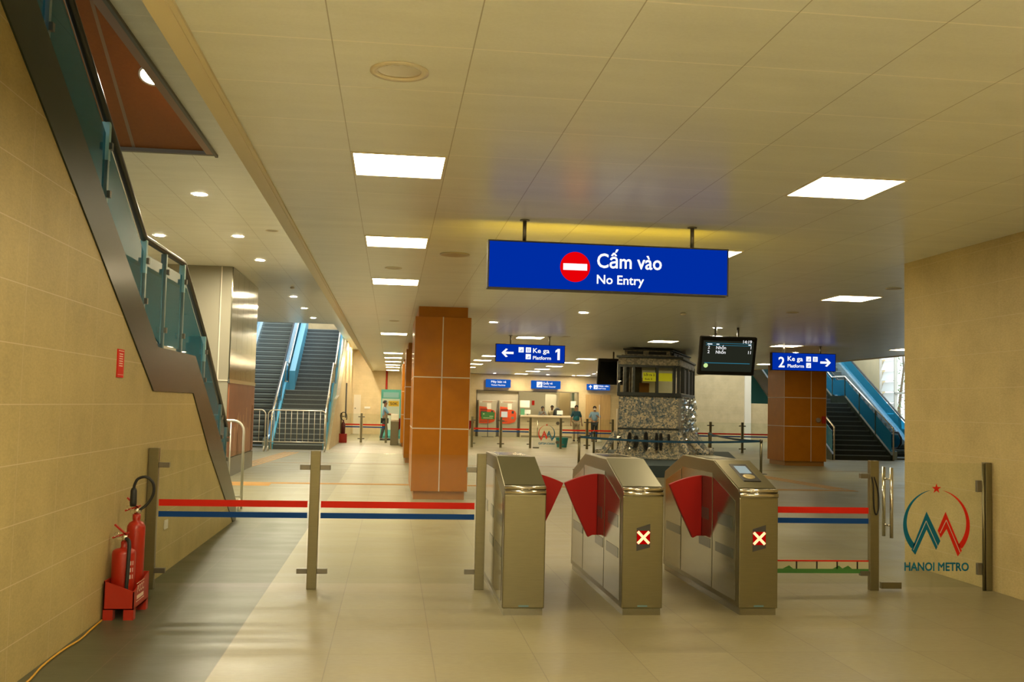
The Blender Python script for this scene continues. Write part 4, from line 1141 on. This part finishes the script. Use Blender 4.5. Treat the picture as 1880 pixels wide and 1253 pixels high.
for z in (.25, 1.0): MB().disc((6.53, 39.78, z), (0, -1, 0), .07, .03).build('hinge', STEEL_D, t)
MB().box(5.56, 5.80, 39.76, 39.84, .0, .05).build('floor_lock', STEEL_D, t)
# far ticket gates
def far_gate(x0, x1, y, label, flap_cols):
    t = thing('ticket_gate', label, 'ticket gate', ((x0 + x1) / 2, y, 0), 'far ticket gates')
    MB().px([(y, 0), (y, .93), (y + .05, 1.0), (y + .65, 1.2), (y + 1.6, 1.2), (y + 2.25, 1.0), (y + 2.28, 0)], x0, x1).build('cabinet', STEEL, t, bevel=.01)
    MB().box(x0, x1, y - .01, y + .03, .93, .99).build('nose_band', CHROME, t)
    mb = MB().m(0).py([(x1, .55), (x1 + .25, .85), (x1 + .28, 1.0), (x1, 1.04)], y + 1.0, y + 1.05)
    mb.build('flap', RED_FLAP, t)
    return t
t = far_gate(-.02, .30, 40.3, 'far ticket gate the walking man leans on', 1)
t = far_gate(2.66, 2.98, 39.3, 'far ticket gate with lit cross just right of the nearest column', 1)
mb = MB(); c = Vector((2.78, 39.285, .62))
for sg in (1, -1): mb.obox(c, (1, 0, sg), (0, 1, 0), (-sg, 0, 1), .10, .004, .022)
mb.build('cross_mark', emitter('led_cross_far', (1.0, .35, .15), 1.6), t)
tag(MB().box(.42, .62, 42.0, 42.5, .15, 1.05).build('flap_block', mat('flap_block_red', (.35, .03, .02), .5)), 'red block standing in for the far gate flap, right of the walking man', 'case')  # plain box standing in for the red flap of the far gate

# ------------------------------------------------------------------ ticket machines, counter, doors at the back wall
SHUT = mat('ribbed_shutter', (.46, .42, .33), .5, .2)
mb = MB(); mb.box(TX0, 6.74, YB + .18, YB + .22, 0, TZ)
for z in np.arange(1.95, 2.4, .07): mb.box(TX0, 6.74, YB + .17, YB + .18, z, z + .05)
tag(mb.build('shutter', SHUT), 'grey ribbed shutter filling the recess behind the ticket machines', 'shutter')
MB().box(TX0 - .05, TX0, YB - .02, YB + .02, 0, TZ + .05).box(TX0 - .05, TX1 + .05, YB - .02, YB + .02, TZ, TZ + .05).box(TX1, TX1 + .05, YB - .02, YB + .02, 0, TZ + .05).box(6.72, 6.78, YB - .02, YB + .1, 0, TZ).build('trim_6', mat('dark_bronze_frame', (.14, .12, .08), .5)); bpy.data.objects['trim_6']['kind'] = 'structure'
ORANGE = mat('red_orange_panel', (.72, .085, .02), .45)
def machine(x0, label, notice):
    x1 = x0 + .95
    t = thing('ticket_machine', label, 'ticket machine', ((x0 + x1) / 2, YB - .1, 0), 'ticket machines')
    MB().box(x0, x1, YB - .35, YB + .16, 0, 1.92).build('cabinet', mat('machine_steel', (.50, .46, .36), .4, .4), t, bevel=.01)
    xa = x0 + .04; pts = [(xa, .70), (xa + .50, .70), (xa + .80, .80), (xa + .87, .95), (xa + .87, 1.25), (xa + .80, 1.38), (xa + .5, 1.50), (xa + .42, 1.56), (xa, 1.60)]
    MB().py(pts, YB - .375, YB - .35).build('front_panel', ORANGE, t)
    MB().box(xa + .05, xa + .42, YB - .385, YB - .375, 1.38, 1.48).build('slot_recess', mat('dark_red', (.28, .03, .01), .5), t)
    MB().box(xa + .07, xa + .40, YB - .39, YB - .375, 1.04, 1.34).build('touch_screen', emitter('machine_screen', (.75, .70, .5), .9) if not notice else DARK, t)
    MB().box(xa + .62, xa + .74, YB - .385, YB - .375, 1.24, 1.38).build('card_slot', DARK, t)
    MB().box(xa + .60, xa + .74, YB - .385, YB - .375, .95, 1.08).build('coin_slot', mat('slot_steel', (.4, .42, .36), .3, .7), t)
    MB().box(xa + .03, xa + .4, YB - .38, YB - .375, .80, .82).build('base_print', DARK, t)
    MB().box(xa + .40, xa + .62, YB - .38, YB - .376, 1.45, 1.76).build('paper_notice', mat('white_paper', (.78, .74, .64), .7), t)
    mb = MB().box(xa + .18, xa + .68, YB - .352, YB - .35, 1.83, 1.855); mb.build('print_line', mat('red_print', (.45, .12, .05), .6), t)
    MB().disc((xa + .08, YB - .352, 1.83), (0, -1, 0), .035, .003).build('round_logo', WHITE, t)
    return t
machine(4.56, 'left red-fronted ticket machine behind the green board', True); machine(5.66, 'right red-fronted ticket machine with lit screen', False)
t = thing('sign_stand', 'green notice board on a thin stand before the left ticket machine', 'sign stand', (5.03, YB - .8, 0))
MB().box(4.68, 5.38, YB - .82, YB - .79, .92, 1.30).build('board', mat('green_board', (.06, .24, .06), .5), t)
MB().tube([(5.03, YB - .8, .02), (5.03, YB - .8, .95)], .018, 8).box(4.72, 5.34, YB - .95, YB - .65, 0, .02).build('stand', DARK, t)
mb = MB(); mb.box(5.10, 5.30, YB - .822, YB - .82, 1.06, 1.10).box(4.78, 5.28, YB - .822, YB - .82, .97, 1.01).disc((4.80, YB - .822, 1.20), (0, -1, 0), .04, .002); mb.build('print_lines', mat('pale_green_print', (.5, .65, .4), .6), t)
t = thing('ticket_counter', 'pale panelled ticket counter under the office window', 'counter', (8.3, YB - .3, 0))
mb = MB(); mb.box(6.80, TX1 - .005, YB - .25, YB + .2, 0, 1.08)
mb.build('front', mat('counter_panel', (.58, .50, .35), .5), t)
mb = MB()
for z in (.25, .45, .65, .85): mb.box(6.80, TX1 - .005, YB - .254, YB - .25, z, z + .012)
mb.build('groove_lines', mat('groove', (.30, .25, .16), .6), t)
MB().box(6.79, TX1 - .005, YB - .36, YB + .45, 1.08, 1.18).build('worktop', mat('worktop_stone', (.66, .57, .42), .35), t, bevel=.01)
MB().box(6.85, 9.6, YB - .27, YB - .25, 0, .10).build('kick_board', mat('kick_board', (.22, .19, .13), .5), t)
struct(MB().box(6.78, TX1, YB + .1, YB + .112, 1.19, TZ), 'window_2', glass('office_glass', (.97, .98, .96)))
office = emitter('office_light', (1, .90, .66), 34)
for x, l in ((7.6, 'left'), (9.2, 'right')): 
    tag(MB().box(x - .3, x + .3, 55.6, 56.2, HC - .03, HC - .005).build('ceiling_light', office), f'{l} square panel light inside the ticket office', 'ceiling light')
# things in the office
tag(MB().box(8.62, 9.25, 57.0, 57.04, 0, 2.35).build('office_door', mat('pale_door', (.80, .72, .55), .5)), 'pale inner door standing behind the counter clerks', 'door')
tag(MB().box(9.30, 9.9, 56.2, 56.9, 0, 2.5).build('cabinet', mat('wood_cabinet', (.50, .38, .20), .5)), 'wooden cabinet behind the right end of the counter window', 'cabinet')
tag(MB().box(9.62, 9.75, YB + .02, YB + .09, 1.19, 2.42).build('dark_pillar', mat('green_black', (.05, .07, .04), .4)), 'dark green strip at the right end of the counter window', 'pillar')
tag(MB().box(9.55, 9.83, YB + .0, YB + .015, 1.62, 1.98).build('paper_notice', mat('paper_w', (.80, .76, .66), .7)), 'white paper taped on the right end of the counter window', 'notice')
tag(MB().box(6.82, 7.34, YB + .085, YB + .095, 1.58, 1.96).build('paper_notice', MATS['paper_w']), 'white paper taped on the left end of the counter window', 'notice')
tag(MB().box(8.02, 8.17, 58.17, 58.199, 1.72, 1.98).build('red_notice', RED_FILM), 'small red notice on the rear office wall', 'notice')
tag(MB().box(6.84, 7.06, YB + .0, YB + .03, 1.181, 1.52).build('leaflet_stand', mat('green_leaflet', (.08, .30, .16), .6)), 'green leaflet stand at the left end of the counter', 'leaflet stand')
def monitor(x, label, w=.32):
    t = thing('monitor', label, 'monitor', (x, YB + .2, 1.18))
    MB().box(x - w / 2, x + w / 2, YB + .18, YB + .20, 1.24, 1.46).build('panel', mat('monitor_white', (.80, .84, .86), .4), t)
    MB().box(x - .03, x + .03, YB + .2, YB + .24, 1.181, 1.36).box(x - .09, x + .09, YB + .14, YB + .3, 1.181, 1.19).build('foot', DARK, t)
monitor(7.25, 'left white screen on the ticket counter'); monitor(9.0, 'right white screen on the ticket counter')
t = thing('office_chair', 'black high-backed office chair behind the right counter screen', 'chair', (9.0, YB + 1.0, 0))
MB().lathe((9.0, YB + 1.0, 1.0), [(.22, 0), (.24, .25), (.20, .48), (.08, .60), (.001, .62)], 16).build('backrest', BLACK, t)
MB().box(8.77, 9.23, YB + .75, YB + 1.25, .46, .56).build('seat', BLACK, t, bevel=.03)
MB().tube([(9, YB + 1.0, .05), (9, YB + 1.0, .46)], .03, 8).box(8.97, 9.03, YB + 1.16, YB + 1.2, .5, 1.05).box(8.72, 9.28, YB + .97, YB + 1.03, 0, .06).box(8.97, 9.03, YB + .72, YB + 1.28, 0, .06).build('base', DARK, t)
# wooden staff door and frame
d1 = struct(MB().box(10.36, 11.72, YB - .03, YB - .001, 0, 2.36), 'door_1', mat('oak_door', (.50, .33, .14), .5, noise=.12, nscale=3, stretch=(8, 1, .5)))
MB().box(11.18, 11.20, YB - .033, YB - .03, 0, 2.3).build('leaf_gap', mat('door_gap', (.22, .13, .05), .6), d1)
MB().box(11.05, 11.16, YB - .06, YB - .033, 1.0, 1.03).build('door_handle', STEEL, d1)
d2 = struct(MB().box(-1.98, -1.62, YB - .04, YB - .001, 0, 2.05), 'door_2', mat('white_door', (.60, .55, .43), .5))
MB().box(-1.93, -1.86, YB - .06, YB - .04, 1.32, 1.36).build('door_handle', DARK, d2)
tag(MB().tube([(-.30, YB - .08, 0), (-.30, YB - .08, HC)], .055, 10).build('riser_pipe', RED), 'red vertical fire pipe on the far back wall above the banner', 'pipe')
tag(MB().box(-2.06, -2.0, 46.0, 46.15, .95, 2.5).build('dark_bar', DARK), 'tall thin dark bar on the stair side wall at the far left', 'bar')
tag(MB().box(-1.42, -1.12, YB - .03, YB - .001, 1.33, 1.44).build('door_plate', WHITE), 'small white plate on the back wall right of the white door', 'plate')
tag(MB().box(15.15, 15.65, YB - .03, YB - .001, 1.32, 1.44).build('door_plate', WHITE), 'small white plate on the back wall right of the kiosk', 'plate')
tag(MB().box(12.25, 12.85, YB - .04, YB - .001, 1.72, 2.35).build('exit_board', mat('green_sign', (.01, .19, .07), .5)), 'green sign on the back wall just left of the kiosk', 'sign')
tag(MB().box(20.9, 20.97, 49.5, 49.75, 1.5, 1.9).build('call_point', RED), 'red fire call point on the far right wall', 'alarm')
# grey notice pillar beside the kiosk
t = thing('notice_pillar', 'grey notice board with leaf emblem left of the kiosk', 'notice board', (10.95, 47.0, 0))
MB().box(10.55, 11.45, 47.0, 47.25, 0, 1.62).build('body', mat('grey_notice', (.46, .41, .30), .5), t, bevel=.02)
mb = MB()
for k_ in range(5):
    a = PI / 2 + (k_ - 2) * .55; mb.py([(11.0, .95), (11.0 + .10 * math.cos(a - .25), .95 + .10 * math.sin(a - .25)), (11.0 + .2 * math.cos(a), .95 + .2 * math.sin(a)), (11.0 + .10 * math.cos(a + .25), .95 + .10 * math.sin(a + .25))], 46.985, 47.0)
mb.build('leaf_emblem', mat('grey_green', (.16, .17, .12), .6), t)
mb = MB()
for k_ in range(5): mb.box(10.68 + k_ * .14, 10.74 + k_ * .14, 46.985, 47.0, .55, .82)
mb.build('emblem_bars', WHITE, t)
tag(MB().lathe((11.2, 47.12, 1.62), [(.30, 0), (.26, .12), (.14, .19), (.001, .21)], 16).build('round_lamp', mat('pale_globe', (.75, .62, .45), .5)), 'pale rounded dome on top of the grey notice board', 'dome')
# banner stand
t = thing('banner_stand', 'teal and white roll-up advertising banner with yellow price block', 'banner', (-.05, 48.0, 0))
MB().box(-.50, .42, 48.0, 48.04, .12, 2.28).build('panel', mat('teal_banner', (.10, .48, .46), .5), t)
MB().box(-.45, .37, 47.985, 48.0, .40, 1.85).build('white_area', mat('banner_pale', (.60, .72, .66), .6), t)
MB().box(-.40, .32, 47.985, 48.0, 1.9, 2.15).build('top_band', mat('banner_blue', (.30, .60, .66), .6), t)
MB().box(-.15, .33, 47.975, 47.985, 1.50, 1.75).build('price_block', mat('banner_yellow', (.72, .50, .03), .6), t)
mb = MB(); text(mb, '50K', (-.08, 47.973, 1.56), X1, Z1, .13, .36); pass
mb.build('lettering', mat('banner_ink', (.08, .07, .03), .6), t)
MB().box(-.52, .44, 47.85, 48.15, 0, .12).build('foot', mat('teal_foot', (.05, .30, .30), .5), t)
# extinguishers in the distance
for x, y, l in ((-1.93, 42.0, 'far red extinguisher with looped hose by the left end of the far barrier'), (14.75, 38.2, 'far red extinguisher with looped hose behind the right end of the belt')):
    t = thing('fire_extinguisher', l, 'fire extinguisher', (x, y, 0))
    MB().box(x - .16, x + .16, y - .15, y + .15, 0, .36).build('stand', RED, t)
    MB().lathe((x, y, .3), [(.085, 0), (.085, .45), (.03, .55), (.03, .62)], 14).build('cylinder', mat('dark_red_cyl', (.10, .02, .02), .4) if x < 0 else RED, t)
    MB().hose([(x - .02, y, .90), (x - .10, y - .02, .98), (x - .12, y - .02, 1.12), (x - .04, y - .02, 1.22), (x + .08, y - .02, 1.2), (x + .13, y - .02, 1.08), (x + .12, y - .02, .92)], .018, 8).build('hose', RUBBER, t)
tag(MB().lathe((6.95, 41.2, 0), [(.20, 0), (.26, .38), (.27, .40), (.24, .40), (.19, .03)], 18, cap=False).build('bucket', mat('teal_plastic', (.02, .24, .26), .5)), 'teal plastic bucket on the floor by the far glass door', 'bucket')

# ------------------------------------------------------------------ people
SKIN = mat('skin', (.36, .20, .12), .55)
def skin_mesh(name, nodes, edges, mats, parent, root=0, levels=1):
    me = bpy.data.meshes.new(name)
    me.from_pydata([n[0] for n in nodes], edges, [])
    ob = bpy.data.objects.new(name, me); COL.objects.link(ob)
    md = ob.modifiers.new('skin', 'SKIN'); md.use_smooth_shade = True
    for i, n in enumerate(nodes):
        sv = me.skin_vertices[0].data[i]; sv.radius = (n[1], n[2] if len(n) > 2 else n[1]); sv.use_root = (i == root)
    s2 = ob.modifiers.new('sub', 'SUBSURF'); s2.levels = levels; s2.render_levels = levels
    dg = bpy.context.evaluated_depsgraph_get(); dg.update()
    nm = bpy.data.meshes.new_from_object(ob.evaluated_get(dg))
    bpy.data.objects.remove(ob); bpy.data.meshes.remove(me)
    nm.name = name; nm.materials.clear(); nm.materials.append(mats)
    for p in nm.polygons: p.use_smooth = True; p.material_index = 0
    o2 = bpy.data.objects.new(name, nm); COL.objects.link(o2); o2.parent = parent; ORG[o2.name] = ORG[parent.name]
    return o2
def person(label, loc, rot, h, shirt, trousers, hair, arms, stride=.0, cap=False, vest=None, longhair=False, mask=False):
    """faces -y before rotation; arms = [(elbow, wrist) left, right] offsets in metres at 1.7 m height"""
    t = thing('person', label, 'person', loc); ORG[t.name] = Vector((0, 0, 0)); s = h / 1.70
    N, E = [], []
    def nd(p, r, r2=None): N.append((Vector(p) * s, r * s, (r2 or r) * s)); return len(N) - 1
    def lk(*ids):
        for a, b in zip(ids, ids[1:]): E.append((a, b))
    pel = nd((0, 0, .93), .145, .12); wai = nd((0, 0, 1.08), .138, .115); che = nd((0, 0, 1.27), .155, .125); nb = nd((0, .01, 1.42), .07); nk = nd((0, 0, 1.47), .048)
    h0 = nd((0, -.015, 1.535), .066, .07); h1 = nd((0, -.012, 1.60), .078, .088); h2 = nd((0, .0, 1.665), .058, .07)
    lk(pel, wai, che, nb, nk, h0, h1, h2)
    nose = nd((0, -.105, 1.59), .012); lk(h1, nose)
    legs = {}
    for sg in (-1, 1):
        st_ = stride * sg
        hip = nd((.085 * sg, 0, .87), .085); kn = nd((.09 * sg, -st_ * .5 - .01, .49), .056); an = nd((.09 * sg, -st_ + .02, .08), .036); to = nd((.10 * sg, -st_ - .13, .035), .034)
        lk(pel, hip, kn, an, to); legs[sg] = (hip, kn, an, to)
    armn = {}
    for sg, (el, wr) in zip((-1, 1), arms):
        sh = nd((.165 * sg, 0, 1.37), .056); e_ = nd(el, .042); w_ = nd(wr, .028)
        dv = (Vector(wr) - Vector(el)).normalized(); pm = Vector(wr) + dv * .07
        p_ = nd(pm, .034, .018); lk(che, sh, e_, w_, p_); armn[sg] = (sh, e_, w_)
        side = dv.cross(Vector((0, -1, .2))).normalized() if abs(dv.y) < .9 else Vector((1, 0, 0))
        for k_, ln in ((-1.5, .06), (-.5, .075), (.5, .07), (1.5, .055)):
            b_ = pm + side * (.016 * k_) + dv * .03; f1 = nd(b_, .009); f2 = nd(b_ + dv * ln * .55 + Vector((0, -.012, 0)), .009); f3 = nd(b_ + dv * ln + Vector((0, -.03, 0)), .008); lk(p_, f1, f2, f3)
        th = pm - dv * .02 + side * (.032 * -sg); a1 = nd(th, .011); a2 = nd(th + dv * .035 + side * (.014 * -sg), .009); lk(p_, a1, a2)
    skin_mesh('body', N, E, SKIN, t, pel)
    def shell(name, ids, edges, grow, m, lims=None):
        mp = {i: k_ for k_, i in enumerate(ids)}
        nodes = [(N[i][0], N[i][1] + grow * s, N[i][2] + grow * s) for i in ids]
        return skin_mesh(name, nodes, [(mp[a], mp[b]) for a, b in edges], m, t, 0)
    # trousers
    ids = [pel]; ed = []
    for sg in (-1, 1):
        hip, kn, an, to = legs[sg]; ids += [hip, kn, an]; ed += [(pel, hip), (hip, kn), (kn, an)]
    shell('trousers', ids, ed, .018, trousers)
    ids = [che, wai, pel, nb]; ed = [(che, wai), (wai, pel), (che, nb)]
    for sg in (-1, 1):
        sh, e_, w_ = armn[sg]; ids += [sh, e_]; ed += [(che, sh), (sh, e_)]
    shell('shirt', ids, ed, .017, shirt)
    if vest:
        shell('vest', [che, wai, pel], [(che, wai), (wai, pel)], .035, vest)
    for sg in (-1, 1):
        a_, b_ = N[legs[sg][2]][0], N[legs[sg][3]][0]
        MB().tube([a_ + Vector((0, .03, -.035)) * s, (a_ + b_) / 2 + Vector((0, 0, -.012)), b_ + Vector((0, -.03, -.0)) * s], [.045 * s, .043 * s, .03 * s], 10).build('shoe', mat('dark_shoe', (.03, .028, .025), .5), t)
    hd = N[h1][0]
    mb = MB(); nlat, nlon = 7, 16
    for i in range(nlat + 1):
        th_ = (PI * .56) * i / nlat
        for j in range(nlon):
            a = 2 * PI * j / nlon; cut = 1.0
            front = math.sin(a) < -.35
            tt = th_ * (.62 if front else (1.25 if longhair else 1.0))
            mb.v.append((hd.x + .092 * s * math.sin(tt) * math.cos(a), hd.y + .012 + .107 * s * math.sin(tt) * math.sin(a), hd.z + .012 + .112 * s * math.cos(tt)))
    for i in range(nlat):
        for j in range(nlon): mb.face([i * nlon + j, (i + 1) * nlon + j, (i + 1) * nlon + (j + 1) % nlon, i * nlon + (j + 1) % nlon], True)
    mb.build('cap' if cap else 'hair', hair, t)
    if cap: MB().obox(hd + Vector((0, -.13, .045)) * s, X1, (0, -1, -.25), (0, -.25, 1), .065 * s, .05 * s, .006).build('cap_brim', hair, t)
    ey = MB()
    for sg in (-1, 1): ey.ball(hd + Vector((.032 * sg, -.082, .008)) * s, .011 * s, n=8)
    ey.build('eyes', BLACK, t)
    MB().ball(hd + Vector((0, -.084, -.052)) * s, .02 * s, (1.1, .5, .35), 8).build('mouth', mat('lips', (.24, .08, .06), .5), t)
    for sg in (-1, 1): MB().ball(hd + Vector((.082 * sg, .005, -.005)) * s, .022 * s, (.4, .8, 1.2), 8).build('ear', SKIN, t)
    if mask: MB().ball(hd + Vector((0, -.070, -.045)) * s, .05 * s, (1.1, .6, .8), 10).build('face_mask', mat('mask_white', (.7, .7, .68), .7), t)
    t.rotation_euler = (0, 0, rot)
    return t
down = [((-.24, .02, 1.12), (-.26, -.04, .88)), ((.24, .02, 1.12), (.26, -.04, .88))]
BLUE_SH = mat('light_blue_cloth', (.16, .33, .50), .8); DK_TR = mat('dark_cloth', (.04, .05, .055), .8); KHAKI = mat('khaki_cloth', (.36, .28, .18), .8)
HAIR = mat('black_hair', (.012, .011, .010), .6)
person('man in light blue shirt, dark trousers and cap walking right by the teal banner', (-.29, 45.3, 0), PI / 2, 1.74, BLUE_SH, DK_TR, mat('dark_cap', (.02, .022, .03), .8),
       [((-.20, -.16, 1.14), (-.16, -.42, 1.12)), ((.22, -.10, 1.12), (.20, -.36, 1.10))], .13, cap=True)
person('woman in teal vest and khaki trousers facing the viewer before the counter', (8.92, 48.8, 0), 0.05, 1.74, mat('navy_teal_cloth', (.012, .07, .10), .8), KHAKI, HAIR, down, .04, vest=mat('teal_vest', (.008, .14, .18), .7))
person('cleaner in blue tunic and mask holding a mop before the wooden door', (9.78, 48.6, 0), -.15, 1.72, mat('tunic_blue', (.20, .33, .44), .8), DK_TR, HAIR,
       [((-.25, -.05, 1.12), (-.10, -.24, 1.02)), ((.27, -.06, 1.14), (.14, -.24, 1.22))], .03, mask=True)
t = thing('mop', 'white-handled mop held upright by the cleaner', 'mop', (9.99, 48.27, 0))
MB().tube([(9.97, 48.27, .10), (9.95, 48.30, 1.80)], .016, 8).build('handle', WHITE, t)
MB().lathe((9.97, 48.27, 0), [(.14, 0), (.12, .05), (.03, .14)], 12).build('mop_head', mat('mop_cloth', (.62, .6, .52), .9), t)
person('clerk in grey shirt behind the ticket counter, left of the pair', (8.22, 55.3, 0), 0.1, 1.66, mat('grey_cloth', (.30, .31, .33), .8), DK_TR, HAIR, [((-.22, -.08, 1.12), (-.06, -.22, 1.28)), ((.22, -.08, 1.12), (.06, -.22, 1.28))])
person('clerk in cream shirt and tie standing behind the ticket counter, right of the pair', (8.80, 55.6, 0), -0.1, 1.72, mat('cream_cloth', (.70, .58, .40), .8), DK_TR, HAIR, down)
